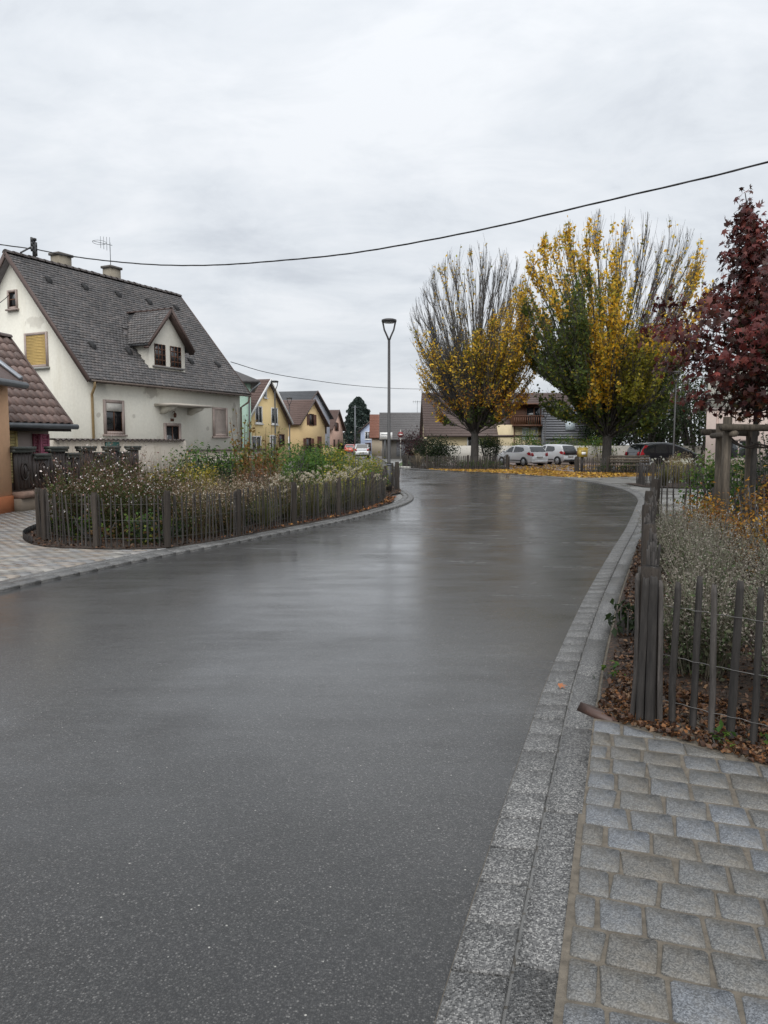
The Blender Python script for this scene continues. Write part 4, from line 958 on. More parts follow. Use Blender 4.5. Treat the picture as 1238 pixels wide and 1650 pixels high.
# big house behind the trees: red brown roof, balcony end, slatted grey annex
bh = gable_house('beige_house', 'long beige house with red brown roof and balcony behind the trees', (17.4, 66.0), R(90), 8, 13.6, 2.6, 6.3, plaster('beige_render', (.68, .57, .37), amt=.2), tilemat('redbrown_roof', (.095, .066, .058)), [],
    [(9.0, 1.2, 1.0, 1.1, 'white')], ov=.45)
for u_ in (3.98, 4.75): window(bh, lambda u, d, z: (-.4 - d, u, z), u_, u_ + .5, 2.0, 2.95, M['whiteframe'], None, None, fw=.07, blind=M['greyblind'])
mb = MB(); mb.box(-.4, 3.0, 3.6, 7.4, 0, 3.25); mb.build('bay_wall', bpy.data.materials['beige_render'], bh, local=True)
mb = MB(); mb.tube([(-.46, 6.0, 3.2), (-.46, 6.0, 0)], .05, 6); mb.build('downpipe', M['brownwood'], bh, local=True)
def balcony():
    mb = MB(); mb.box(-.1, 2.6, 3.6, 6.15, 3.252, 5.0); mb.hexa([(-.9, 3.4, 4.98), (2.8, 3.4, 5.2), (2.8, 6.4, 5.2), (-.9, 6.4, 4.98), (-.9, 3.4, 5.08), (2.8, 3.4, 5.34), (2.8, 6.4, 5.34), (-.9, 6.4, 5.08)]); mb.build('balcony_bay', M['brownwood'], bh, local=True)
    mb = MB(); mb.box(-1.2, -.402, 3.55, 6.2, 3.1, 3.24); b = mb.build('balcony', M['brownwood'], bh, local=True)
    for i in range(14):
        m = MB(); y = 3.6 + i * .19; m.box(-1.08, -1.03, y, y + .08, 3.245, 3.95); m.build('baluster', M['brownwood'], b, local=True)
    m = MB(); m.box(-1.12, -.98, 3.55, 6.2, 3.955, 4.03); m.build('handrail', M['brownwood'], b, local=True)
    m = MB(); m.box(-.15, -.101, 3.65, 5.0, 3.255, 4.75); m.build('balcony_door', M['glass'], b, local=True)
    m = MB()
    for y in (3.6, 4.2, 4.9): m.box(-.2, -.155, y, y + .1, 3.256, 4.8)
    m.build('door_post', M['brownwood'], b, local=True)
balcony()
ax = empty('slatted_annex', (13.75, 64.3, 0), 0, label='grey horizontally slatted annex with small skylight right of the balcony', cat='building')
mb = MB(); mb.hexa([(0, .1, 0), (4.2, .1, 0), (4.2, 1.5, 0), (0, 1.5, 0), (0, .1, 2.0), (4.2, .1, 2.0), (4.2, 1.2, 4.9), (0, 1.2, 4.9)]); mb.build('wall', M['greydoor'], ax, local=True)
simple('grey_slat', (.14, .145, .16), .5, .15)
for i in range(14):
    t0, t1 = i / 14, (i + .84) / 14
    q = lambda t, e: (1.1 * t - e * .93, 2.0 + 2.95 * t + e * .35)
    mb = MB(); lo = [q(t0, 0), q(t1, 0), q(t0, .09), q(t1, .05)]
    mb.hexa([(-.05, *lo[0]), (4.25, *lo[0]), (4.25, *lo[1]), (-.05, *lo[1]), (-.05, *lo[2]), (4.25, *lo[2]), (4.25, *lo[3]), (-.05, *lo[3])])
    mb.build('slat', bpy.data.materials['grey_slat'], ax, local=True)
mb = MB(); mb.hexa([(1.9, .3, 2.7), (2.7, .3, 2.7), (2.7, .7, 3.6), (1.9, .7, 3.6), (1.9, .1, 2.8), (2.7, .1, 2.8), (2.7, .5, 3.7), (1.9, .5, 3.7)]); mb.build('skylight', simple('skylight', (.35, .4, .43), .15, .05), ax, local=True)
# white garden wall behind the car park
cw = empty('car_park_wall', (5, 64, 0), 0, label='long pale garden wall behind the parked cars', cat='wall')
mb = MB(); P_ = [(4.2, 63.5), (13, 61.5), (22, 58.5), (30, 54.0), (40, 50)]
for i in range(len(P_) - 1): mb.bar((*P_[i], .72), (*P_[i + 1], .72), .2, 1.44)
mb.build('wall', plaster('grey_white_render', (.55, .53, .48), amt=.6), cw)
# pinkish hall on the right
ph = empty('pink_hall', (15.05, 35.0, 0), R(-24), label='pinkish hall with pale grooved upper band and faint letters behind the red tree', cat='building')
mb = MB(); mb.box(0, 14, 0, 10, 0, 3.15); mb.build('wall', plaster('hall_render', (.56, .46, .41), amt=.3), ph, local=True)
mb = MB(); mb.box(-.04, 14.04, -.04, 10, 3.15, 3.25); mb.build('ledge', simple('hall_ledge', (.3, .26, .24), .8), ph, local=True)
mb = MB(); mb.box(0, 14, 0, 10, 3.25, 5.2); ub = mb.build('upper_band', simple('hall_band', (.5, .5, .44), .8, .08), ph, local=True)
for i in range(36):
    mb = MB(); mb.box(.02 + i * .38, .02 + i * .38 + .365, -.03, 0, 3.26, 5.2); mb.build('band_panel', bpy.data.materials['hall_band'], ub, local=True)
mb = MB(); mb.box(.42, .5, -.02, 0, 0, 3.14); mb.box(5.2, 5.5, -.025, 0, 0, 3.13); mb.build('pilaster', simple('hall_pilaster', (.4, .3, .26), .8), ph, local=True)
for ch, x in (('P', .72), ('O', 2.2)):
    cu = bpy.data.curves.new('letter', 'FONT'); cu.body = ch; cu.size = .72; cu.extrude = .012; cu.materials.append(simple('faint_letter' + ch, (.36, .36, .33), .8, .05))
    tmp = bpy.data.objects.new('letter_curve', cu); COL.objects.link(tmp); bpy.context.view_layer.update()
    me = bpy.data.meshes.new_from_object(tmp.evaluated_get(bpy.context.evaluated_depsgraph_get())); bpy.data.objects.remove(tmp)
    o = bpy.data.objects.new('letter', me); COL.objects.link(o); o.parent = ph; o.location = (x, -.05, 3.3); o.rotation_euler = (R(90), 0, 0)
window(ph, lambda u, d, z: (u, -d, z), 1.05, 1.75, .9, 1.75, M['trim'], M['glass'], None, fw=.06)
# ------------------------------------------------------------------ street furniture
def street_lamp(loc, h, label, k=1.0):
    r = empty('street_lamp', (*loc, 0), 0, label=label, cat='street lamp', group='grey street lamps')
    mb = MB(); mb.tube([(0, 0, 0), (0, 0, .95)], [.085 * k, .085 * k], 12); mb.tube([(0, 0, .95), (0, 0, 1.0), (0, 0, h - .62)], [.085 * k, .056 * k, .042 * k], 12); mb.build('pole', M['darkmetal'], r, local=True, smooth=False)
    for s in (-1, 1):
        mb = MB(); mb.tube([(0, 0, h - .66), (s * .05, 0, h - .52), (s * .15, 0, h - .3), (s * .2, 0, h - .06)], [.03, .03, .028, .028], 6); mb.build('head_arm', M['darkmetal'], r, local=True)
    mb = MB(); mb.tube([(0, 0, h - .07), (0, 0, h - .05), (0, 0, h + .01), (0, 0, h + .035)], [.2, .24, .24, .17], 20); mb.build('lamp_head', M['darkmetal'], r, local=True)
    mb = MB(); mb.tube([(0, 0, h - .085), (0, 0, h - .068)], [.17, .19], 16); mb.build('diffuser', M['lampglass'], r, local=True)
    mb = MB(); mb.tube([(0, 0, .9), (0, 0, .95)], [.088 * k, .088 * k], 12); mb.build('collar', M['zinc'], r, local=True)
    return r
street_lamp((.16, 24.06), 5.5, 'tall dark grey street lamp at the end of the left flower bed')
street_lamp((-6.85, 47.2), 5.5, 'street lamp before the nearer yellow house gable')
street_lamp((-8.0, 63.5), 5.45, 'street lamp between the two yellow houses')
street_lamp((12.8, 59.5), 4.2, 'short street lamp behind the white cars by the slatted annex')
street_lamp((15.5, 40.0), 5.4, 'street lamp in front of the parked black car, head among leaves')

def bench():
    a = G(967, 764); r = empty('bench', (12.1, 39.95, 0.02), R(-14), label='wooden slatted bench under the yellow green tree', cat='bench')
    for i in range(3):
        mb = MB(); mb.box(0, 2.0, -.42 + i * .15, -.29 + i * .15, .43, .47); mb.build('seat_slat', M['stake'], r, local=True)
    for i in range(3):
        mb = MB(); mb.hexa([(0, .08 + i * .03, .56 + i * .14), (2, .08 + i * .03, .56 + i * .14), (2, .12 + i * .03, .56 + i * .14), (0, .12 + i * .03, .56 + i * .14), (0, .1 + i * .03, .68 + i * .14), (2, .1 + i * .03, .68 + i * .14), (2, .14 + i * .03, .68 + i * .14), (0, .14 + i * .03, .68 + i * .14)]); mb.build('back_slat', M['stake'], r, local=True)
    for x in (.15, 1.75):
        mb = MB(); mb.box(x, x + .08, -.4, -.33, 0, .425); mb.box(x, x + .08, .0, .075, 0, .425); mb.hexa([(x, .16, .3), (x + .08, .16, .3), (x + .08, .22, .3), (x, .22, .3), (x, .24, 1.0), (x + .08, .24, 1.0), (x + .08, .29, 1.0), (x, .29, 1.0)]); mb.build('leg', M['darkmetal'], r, local=True)
bench()
pbx = empty('post_box', (11.15, 42.0, 0), R(8), label='yellow post box on a post beside the tree fence', cat='post box')
ym = simple('postal_yellow', (.47, .34, .07), .4, .08)
mb = MB(); mb.box(-.23, .23, -.2, .2, .86, 1.32); mb.hexa([(-.25, -.22, 1.32), (.25, -.22, 1.32), (.25, .22, 1.32), (-.25, .22, 1.32), (-.22, -.19, 1.38), (.22, -.19, 1.38), (.22, .19, 1.38), (-.22, .19, 1.38)]); mb.build('box', ym, pbx, local=True)
mb = MB(); mb.box(-.06, .06, -.06, .06, 0, .86); mb.build('post', M['darkmetal'], pbx, local=True)
mb = MB(); mb.box(-.16, .16, -.215, -.2, 1.18, 1.22); mb.build('slot', M['black'], pbx, local=True)
mb = MB(); mb.box(-.12, .12, -.212, -.2, .98, 1.14); mb.build('notice', M['whiteframe'], pbx, local=True)
sg = empty('no_entry_sign', (1.55, 70, 0), R(-2), label='round red sign on a pale pole beside the purple bush', cat='road sign')
mb = MB(); mb.tube([(0, 0, 0), (0, 0, 2.9)], .04, 8); mb.build('pole', simple('pale_pole', (.45, .45, .43), .5), sg, local=True)
mb = MB(); mb.tube([(0, -.04, 2.45), (0, -.07, 2.45)], .27, 24); mb.build('plate', simple('sign_red', (.2, .025, .03), .45, .05), sg, local=True)
mb = MB(); mb.box(-.18, .18, -.076, -.071, 2.4, 2.5); mb.build('white_bar', M['whiteframe'], sg, local=True)
ws = empty('shop_sign', (.1, 76.5, 0), R(-3), label='small white box sign left of the grey barn', cat='sign')
mb = MB(); mb.box(-.05, .05, -.05, .05, 0, 2.1); mb.build('post', M['zinc'], ws, local=True)
mb = MB(); mb.box(-.5, .75, -.12, .12, 2.05, 2.75); mb.build('box', M['whiteframe'], ws, local=True)
mb = MB(); mb.box(-.4, .3, -.13, -.12, 2.5, 2.6); mb.box(-.4, .1, -.13, -.12, 2.3, 2.36); mb.build('print', M['greyblind'], ws, local=True)
up = empty('utility_pole', (-4.55, 118, 0), 0, label='thin utility pole in front of the dark conifer', cat='pole')
mb = MB(); mb.tube([(0, 0, 0), (0, 0, 7.6)], [.14, .1], 8); mb.build('pole', M['zinc'], up, local=True); mb = MB(); mb.bar((-.6, 0, 7.3), (.6, 0, 7.3), .08, .08); mb.build('crossarm', M['zinc'], up, local=True)
# a low concrete bollard top seen beside the black car
bl = MB(); bl.tube([(14.4, 41.2, 0), (14.4, 41.2, .8), (14.4, 41.2, .86)], [.26, .28, .24], 12); bl.build('litter_bin', simple('bin_grey', (.3, .31, .34), .5), label='squat grey litter bin before the black car', cat='litter bin')

# ------------------------------------------------------------------ overhead cables
def cable(name, label, pix, A, B, r):
    """pixels of the hanging line set on the vertical plane through A and B"""
    A = np.array(A, float); B = np.array(B, float); n = np.array((-(B - A)[1], (B - A)[0])); pts = []
    for px, py in pix:
        d = np.array(ray(px, py)); t = np.dot(A, n) / np.dot(d[:2], n); pts.append((d[0] * t, d[1] * t, EYE + d[2] * t))
    pts = smooth_line(pts, .5); mb = MB()
    if r > .015:
        s = np.arange(len(pts)) * 1.1
        for ph in (0, 2.1, 4.2):
            mb.tube([tuple(pts[i] + np.array((0, math.cos(s[i] + ph), math.sin(s[i] + ph))) * r * .55) for i in range(len(pts))], r * .6, 5)
    else: mb.tube([tuple(p) for p in pts], r, 5)
    return mb.build(name, M['black'], label=label, cat='cable')
mx = root_matrix(wh) @ Vector((1.03, WD / 2, 9.55))
cable('overhead_cable', 'thick twisted overhead cable crossing the whole sky from the house mast', [(60, 402), (110, 412), (180, 421), (260, 427), (350, 427), (450, 420), (560, 409), (680, 389), (800, 365), (920, 337), (1040, 309), (1140, 286), (1238, 261), (1420, 212)], (mx[0], mx[1]), (13, 13), .022)
cable('overhead_cable', 'overhead cable running left from the house mast', [(58, 402), (30, 398), (0, 394), (-60, 384)], (mx[0], mx[1]), (mx[0] - 8, mx[1] - 3.5), .022)
cable('overhead_cable', 'thin pale drop line from the mast across the gable', [(54, 412), (44, 436), (32, 455), (16, 474), (0, 488), (-30, 505)], (mx[0], mx[1]), (mx[0] - 5, mx[1] - 6), .014)
cable('overhead_cable', 'thin overhead line from the mint house towards the street lamp', [(372, 583), (430, 600), (500, 612), (570, 621), (640, 626), (690, 627)], (-9.6, 46), (5, 85), .022)

# ------------------------------------------------------------------ cars
glassm = simple('car_glass', (.02, .024, .027), .06, .1, 2, spec=.9); tyre = M['black']; rim = simple('alloy_rim', (.42, .43, .44), .35, .1, 4, metal=.5)
redlens = simple('rear_lens', (.42, .02, .03), .2, .05); plate = simple('number_plate', (.5, .5, .48), .5, .05); trimblk = simple('bumper_black', (.025, .025, .027), .6, .1)
def paint(name, c, metal=0.0):
    t = NT(name); t.set('Base Color', c).set('Roughness', .3).set('Metallic', metal).set('Coat Weight', .7).set('Coat Roughness', .06); return t.m
def car(name, label, loc, head, paintm, L, W, Hh, prof, belt, wins, rear, tail='wedge', wheel=.31, axles=(-.62, .62), cat='car', gate_dark=False):
    """prof: roofline (x fraction -1 rear .. 1 front, z); wins: side glass outlines; rear: (x0,x1) span of the tailgate glass"""
    r = empty(name, (*loc, .03), head, label=label, cat=cat, group='parked and driving cars')
    hx = L / 2; xs = np.array([p[0] for p in prof]) * hx; zs = np.array([p[1] for p in prof]); hw = W / 2
    zt = lambda x: float(np.interp(x, xs, zs))
    def plan(x): a = abs(x) / hx; return hw * (1 - .10 * max(0, (a - .62) / .38) ** 2 * (1.6 if x > 0 else 1))
    def yy(x, z):
        if z < .32: g = .93
        elif z < .55: g = .93 + .07 * (z - .32) / .23
        elif z < belt: g = 1 - .02 * (z - .55) / (belt - .55)
        else: g = .98 - .24 * ((z - belt) / (Hh - belt)) ** 1.15
        return plan(x) * g
    st = np.unique(np.concatenate([np.linspace(-hx, hx, 34), xs])); V = []; rings = []
    for x in st:
        top = zt(x); zb = .2 if abs(x) < hx * .9 else .28; zz = np.linspace(0, 1, 9); e = .045
        rg = [(x, 0, zb)] + [(x, yy(x, zb + (top - e - zb) * q), zb + (top - e - zb) * q) for q in zz]
        yt = yy(x, top - e); rg += [(x, yt * .93, top - e * .35), (x, yt * .6, top - .006), (x, 0, top)]
        rings.append(rg)
    k = len(rings[0]); mb = MB(); V = [p for rg in rings for p in rg]; V += [(a, -b, c) for (a, b, c) in V]; n = len(st) * k; F = []
    for i in range(len(st) - 1):
        for j in range(k - 1):
            q = (i * k + j, i * k + j + 1, (i + 1) * k + j + 1, (i + 1) * k + j); F.append(q); F.append(tuple(n + t for t in q[::-1]))
    for i in (0, len(st) - 1):
        F.append(tuple(range(i * k, i * k + k)) + tuple(n + t for t in range(i * k + k - 1, i * k - 1, -1)))
    mb.add(V, F); body = mb.build('body', paintm, r, local=True, smooth=False)
    for p in body.data.polygons: p.use_smooth = len(p.vertices) == 4
    for s in (-1, 1):
        for wn in wins:
            m = MB(); c = np.mean(wn, axis=0); pts = []
            for (x, z) in wn: pts.append((x * hx, s * (yy(x * hx, z) + .008), z))
            m.face(pts); m.build('side_window', glassm, r, local=True)
        m = MB(); zs_ = .62; m.box(-.45 * hx, .5 * hx, s * (hw - .004) if s > 0 else -hw - .012, s * (hw + .012) if s > 0 else -hw + .004, .36, .42); m.build('side_strip', trimblk if name != 'black_car' else trimblk, r, local=True)
        mx_ = belt_x = .42 * hx; m = MB(); m.hexa([(mx_, s * (yy(mx_, belt)), belt + .02), (mx_ + .12, s * yy(mx_, belt), belt + .02), (mx_ + .12, s * (hw + .17), belt + .04), (mx_ + .02, s * (hw + .17), belt + .04), (mx_, s * yy(mx_, belt), belt + .13), (mx_ + .12, s * yy(mx_, belt), belt + .13), (mx_ + .12, s * (hw + .17), belt + .16), (mx_ + .02, s * (hw + .17), belt + .16)]); m.build('mirror', paintm, r, local=True)
    # rear glass follows the tailgate
    x0, x1 = rear[0] * hx, rear[1] * hx; m = MB(); V = []; q = np.linspace(x0, x1, 5)
    for x in q:
        w = yy(x, zt(x) - .045) * .86
        V += [(x - .012, -w, zt(x) + .012), (x - .012, 0, zt(x) + .02), (x - .012, w, zt(x) + .012)]
    F = []
    for i in range(4): F += [(3 * i, 3 * i + 1, 3 * i + 4, 3 * i + 3), (3 * i + 1, 3 * i + 2, 3 * i + 5, 3 * i + 4)]
    m.add(V, F); m.build('rear_window', glassm, r, local=True)
    # windscreen
    fx = [p for p in prof]; wx0, wx1 = rear[2] * hx, rear[3] * hx; m = MB(); V = []
    for x in np.linspace(wx0, wx1, 5):
        w = yy(x, zt(x) - .045) * .88; V += [(x + .012, -w, zt(x) + .01), (x + .012, 0, zt(x) + .018), (x + .012, w, zt(x) + .01)]
    m.add(V, F); m.build('windscreen', glassm, r, local=True)
    # lights, plate, bumper
    for s in (-1, 1):
        m = MB(); xb = -hx
        zc = belt - .06; P = []
        if tail == 'tall':
            o = [(-.97, belt - .1), (-.86, belt - .06), (-.72, Hh - .22), (-.80, Hh - .16), (-.93, belt + .12)]
        else: o = [(-.985, belt - .2), (-.84, belt - .14), (-.78, belt - .01), (-.86, belt + .06), (-.96, belt + .02)]
        for (x, z) in o: P.append((x * hx, s * (yy(x * hx, min(z, zt(x * hx) - .045)) + .012), z))
        m.face(P)
        m.extrude([(-hx * .985, s * hw * .62, o[0][1]), (-hx * .985, s * hw * .88, o[0][1]), (-hx * .97, s * hw * .88, o[0][1] + .22), (-hx * .97, s * hw * .68, o[0][1] + .2)], (-.04, 0, 0)); m.build('tail_light', redlens, r, local=True)
        m = MB(); m.box(hx * .9, hx * .965, min(s * hw * .5, s * hw * .86), max(s * hw * .5, s * hw * .86), .62, .76); m.build('headlight', rim, r, local=True)
    m = MB(); m.box(-hx - .03, -hx + .02, -.26, .26, .56, .68); m.build('number_plate', plate, r, local=True)
    m = MB(); m.box(-hx - .025, -hx + .1, -hw * .82, hw * .82, .24, .4); m.build('bumper', trimblk if name != 'white_hatchback' else paintm, r, local=True)
    for a in axles:
        for s in (-1, 1):
            c = Vector((a * hx, s * (hw - .095), wheel - .03)); m = MB()
            m.tube([c + Vector((0, -.1, 0)), c + Vector((0, -.075, 0)), c + Vector((0, .09, 0)), c + Vector((0, .105, 0))], [wheel * .9, wheel, wheel, wheel * .93], 20)
            w = m.build('wheel', tyre, r, local=True)
            m = MB(); y = s * (hw + .012); m.tube([(c.x, y - s * .02, c.z), (c.x, y + s * .004, c.z)], [wheel * .66, wheel * .62], 16); rm = m.build('rim', rim, w, local=True)
            m = MB()
            for j in range(5):
                an = j / 5 * 6.283; m.tube([(c.x + math.cos(an) * wheel * .38, y + s * .001, c.z + math.sin(an) * wheel * .38), (c.x + math.cos(an) * wheel * .38, y + s * .008, c.z + math.sin(an) * wheel * .38)], wheel * .13, 6)
            m.build('rim_hole', tyre, w, local=True)
            m = MB(); y2 = s * (hw + .001); ang = np.linspace(-.15, math.pi + .15, 13); P = [(c.x + math.cos(t) * (wheel + .055), y2, c.z + math.sin(t) * (wheel + .055)) for t in ang]
            m.face(P); m.build('wheel_arch', tyre, r, local=True)
    return r
hatch = [(-1, .55), (-.985, .75), (-.93, .98), (-.80, 1.30), (-.70, 1.42), (-.45, 1.475), (-.1, 1.48), (.12, 1.42), (.45, 1.08), (.58, .98), (.85, .84), (.97, .68), (1, .45)]
wins_h = [[(.40, .98), (.02, .95), (-.0, 1.36), (.1, 1.36), (.28, 1.2)], [(-.04, .95), (-.5, 1.0), (-.62, 1.1), (-.52, 1.3), (-.06, 1.37)]]
car('white_hatchback', 'white hatchback parked by the tree fence, nearer of two', (10.0, 54.3), R(119), paint('white_paint', (.72, .74, .76)), 4.0, 1.7, 1.48, hatch, .92, wins_h, (-.925, -.76, .16, .44))
mini = [(-1, .55), (-.985, .78), (-.95, 1.0), (-.84, 1.36), (-.76, 1.47), (-.4, 1.54), (.1, 1.54), (.25, 1.48), (.58, 1.1), (.7, 1.0), (.92, .86), (.99, .66), (1, .45)]
wins_m = [[(.5, 1.02), (.1, .98), (.08, 1.42), (.2, 1.42), (.36, 1.26)], [(.04, .98), (-.42, 1.0), (-.5, 1.12), (-.42, 1.36), (.02, 1.42)]]
c2 = car('white_city_car', 'white city car with black tailgate, farther of two', (13.1, 57.6), R(121), paint('white_paint_b', (.70, .72, .74)), 3.6, 1.66, 1.55, mini, .96, wins_m, (-.97, -.80, .28, .58), axles=(-.68, .68))
mb = MB(); mb.box(-1.815, -1.78, -.6, .6, .74, 1.02); mb.build('tailgate_panel', trimblk, c2, local=True)
mpv = [(-1, .6), (-.99, .8), (-.965, 1.0), (-.90, 1.36), (-.83, 1.56), (-.6, 1.645), (-.2, 1.66), (.02, 1.6), (.3, 1.36), (.56, 1.1), (.68, 1.0), (.88, .86), (.975, .7), (1, .45)]
wins_p = [[(.12, 1.02), (-.14, 1.0), (-.14, 1.5), (-.02, 1.49)], [(.5, 1.05), (.17, 1.03), (.05, 1.47), (.2, 1.36)], [(-.19, 1.0), (-.52, 1.0), (-.5, 1.5), (-.2, 1.5)], [(-.57, 1.02), (-.8, 1.1), (-.76, 1.42), (-.56, 1.5)]]
car('black_people_carrier', 'black people carrier parked behind the bench and fence', (17.2, 45.6), R(12), paint('black_paint', (.012, .013, .018)), 4.6, 1.8, 1.66, mpv, .98, wins_p, (-.96, -.84, .05, .55), tail='tall', wheel=.33)
van = [(-1, .55), (-.99, .8), (-.97, 1.05), (-.92, 1.4), (-.86, 1.5), (-.5, 1.56), (0, 1.56), (.2, 1.5), (.5, 1.12), (.62, 1.02), (.9, .84), (.99, .66), (1, .45)]
car('silver_car', 'silver car driving away down the street, seen from behind', (-2.55, 83.5), R(94), paint('silver_paint', (.48, .5, .52), .4), 4.0, 1.72, 1.56, van, 1.0, wins_m, (-.968, -.87, .22, .5))
car('red_car', 'small red car farther down the street beyond the silver one', (-5.3, 118), R(88), paint('red_paint', (.5, .05, .02)), 3.9, 1.68, 1.5, hatch, .94, wins_h, (-.925, -.76, .16, .44))
# ------------------------------------------------------------------ vegetation
QUAD = ([(-.5, 0, 0), (0, -.28, .06), (.5, 0, 0), (0, .28, .06)], [(0, 1, 2, 3)])
QUAD2 = ([(-.5, 0, -.05), (-.05, -.3, .05), (.5, 0, -.08), (-.05, .3, .05)], [(0, 1, 2), (0, 2, 3)])
def star_leaf():
    v = [(0, 0, .04)]; tips = [(-100, .62), (-48, .85), (0, 1.0), (48, .85), (100, .62)]; out = [(-.18, 0, 0)]
    a = []
    for i, (d, r) in enumerate(tips):
        a.append((d, r))
        if i < 4: a.append(((d + tips[i + 1][0]) / 2, .33))
    pts = [(-.22, .03), ] + [(math.cos(R(d)) * r * .62, math.sin(R(d)) * r * .62) for d, r in a]
    for i, (x, y) in enumerate(pts): v.append((x, y, -.05 if (i % 2) else .03))
    n = len(pts); return v, [(0, 1 + i, 1 + (i + 1) % n) for i in range(n)]
STAR = star_leaf()
def rcol(N, cols, w=None, var=.2):
    c = np.array(cols)[RNG.choice(len(cols), N, p=w)]; return np.clip(c * RNG.uniform(1 - var, 1 + var, (N, 1)), 0, 1)
def curve3(a, b, bow, k):   # N quadratic curves a->b with control offset
    t = np.linspace(0, 1, k)[None, :, None]; a = a[:, None]; b = b[:, None]; c = (a + b) / 2 + bow[:, None]
    return (1 - t) ** 2 * a + 2 * t * (1 - t) * c + t ** 2 * b

def vase_tree(name, label, base, Ht, prof, trunk_h, trunk_r, n_limb, leafzone, n_sec, n_twig, leaf_size, lean=(0, 0), seed=1, leaf_mul=6, fan=.7):
    """broad vase of steep limbs; prof: half width of the crown by height fraction"""
    global RNG
    RNG = np.random.default_rng(seed); rr = random.Random(seed)
    bx, by = base; r = empty(name, (bx, by, 0), 0, label=label, cat='tree', group='street trees')
    ph = np.array([p[0] for p in prof]); pw = np.array([p[1] for p in prof])
    half = lambda z: np.interp(z, ph, pw)
    mb = MB(); mb.tube([(bx, by, -.1), (bx, by, .25), (bx + .02, by, trunk_h * .6), (bx + lean[0] * .3, by, trunk_h), (bx + lean[0], by + lean[1], trunk_h + 1.6), (bx + lean[0] * 1.4, by, Ht * .55)], [trunk_r * 1.35, trunk_r, trunk_r * .92, trunk_r * .85, trunk_r * .55, trunk_r * .3], 12)
    # limbs
    S0, S1 = [], []; limbs = []
    for i in range(n_limb):
        az = i * 2.399 + rr.uniform(-.25, .25); f = math.sqrt((i + .5) / n_limb) * rr.uniform(.93, 1.05)
        z0 = trunk_h * rr.uniform(.8, 1.0) + (1 - f) * rr.uniform(0, 1.2); ta = math.tan(fan * f)
        zz = np.linspace(z0 + 1, Ht, 120); ok = zz[(zz - z0) * ta <= half(zz)]; zt = float(ok.max()) if len(ok) else Ht * .5
        zt = z0 + (zt - z0) * rr.uniform(.88, 1.0); rad = (zt - z0) * ta
        p0 = np.array((bx + lean[0] * .4, by, z0)); p2 = np.array((bx + math.cos(az) * rad, by + math.sin(az) * rad, zt))
        p1 = p0 + (p2 - p0) * .45 + np.array((math.cos(az), math.sin(az), -.1)) * rad * .07
        t = np.linspace(0, 1, 9)[:, None]; c = (1 - t) ** 2 * p0 + 2 * t * (1 - t) * p1 + t ** 2 * p2
        c[1:-1] += RNG.normal(0, .05, (7, 3)); limbs.append(c); rl = trunk_r * rr.uniform(.13, .27)
        mb.tube([tuple(p) for p in c], list(np.linspace(rl, .012, 9)), 6)
    # low spreading limbs
    for i in range(int(n_limb * .6)):
        az = i * 2.399 * 1.7 + rr.uniform(-.4, .4); zt = trunk_h + rr.uniform(-.1, Ht * .3); rad = half(zt) * rr.uniform(.7, 1.0)
        p0 = np.array((bx, by, trunk_h * rr.uniform(.8, 1.05))); p2 = np.array((bx + math.cos(az) * rad, by + math.sin(az) * rad, zt)); p1 = (p0 + p2) / 2 + np.array((0, 0, .1 + .1 * rad))
        t = np.linspace(0, 1, 9)[:, None]; c = (1 - t) ** 2 * p0 + 2 * t * (1 - t) * p1 + t ** 2 * p2; limbs.append(c)
        mb.tube([tuple(p) for p in c], list(np.linspace(trunk_r * .16, .01, 9)), 5)
    mb.build('trunk', M['bark'], r, smooth=True)
    L = np.array(limbs); tw = MB(); ctr = np.array((bx, by, 0))
    def child(C, n, tmin, lmin, lmax, outw, upw, k=5):
        N = len(C) * n; idx = np.repeat(np.arange(len(C)), n); t = RNG.uniform(tmin, .98, N) * (C.shape[1] - 1); i0 = np.floor(t).astype(int); fr = (t - i0)[:, None]
        p = C[idx, i0] * (1 - fr) + C[idx, i0 + 1] * fr; tan = C[idx, i0 + 1] - C[idx, i0]; tan /= np.linalg.norm(tan, axis=1, keepdims=True) + 1e-9
        out = p - ctr; out[:, 2] = 0; out /= np.linalg.norm(out, axis=1, keepdims=True) + 1e-6
        d = tan * 1.3 + out * RNG.uniform(-.4, 1, (N, 1)) * outw + RNG.normal(0, .24, (N, 3)); d[:, 2] += upw
        d /= np.linalg.norm(d, axis=1, keepdims=True); ln = RNG.uniform(lmin, lmax, (N, 1)); e = p + d * ln
        # keep inside the crown outline
        rad = np.hypot(e[:, 0] - bx, e[:, 1] - by); hs_ = RNG.uniform(.9, 1.15, N); zl = Ht * RNG.uniform(.94, 1.05, N)
        for _ in range(6):
            rad = np.hypot(e[:, 0] - bx, e[:, 1] - by); bad = (rad > half(e[:, 2]) * hs_ + .3) | (e[:, 2] > zl); e[bad] = p[bad] + (e[bad] - p[bad]) * .72
        return curve3(p, e, np.stack([np.zeros(N), np.zeros(N), RNG.uniform(-.14, .02, N) * ln[:, 0]], 1) + out * .06 * ln, k)
    sec = child(L, n_sec, .15, Ht * .1, Ht * .22, .25, .6, 6)
    tw.strands(sec, np.linspace(.02, .008, 6)[None] * RNG.uniform(.7, 1.3, (len(sec), 1)), 3)
    twg = child(sec, n_twig, .05, Ht * .035, Ht * .1, .35, .5, 4)
    tw.strands(twg, np.linspace(.009, .005, 4)[None], 3)
    tw.build('twigs', M['twig'], r)
    # leaves sit along the twigs where this tree still keeps them
    N = len(twg); reps = leaf_mul; t = RNG.uniform(0, 1, (N, reps)); i0 = np.minimum((t * 3).astype(int), 2); fr = (t * 3 - i0)[..., None]
    ii = np.arange(N)[:, None]; P = twg[ii, i0] * (1 - fr) + twg[ii, i0 + 1] * fr
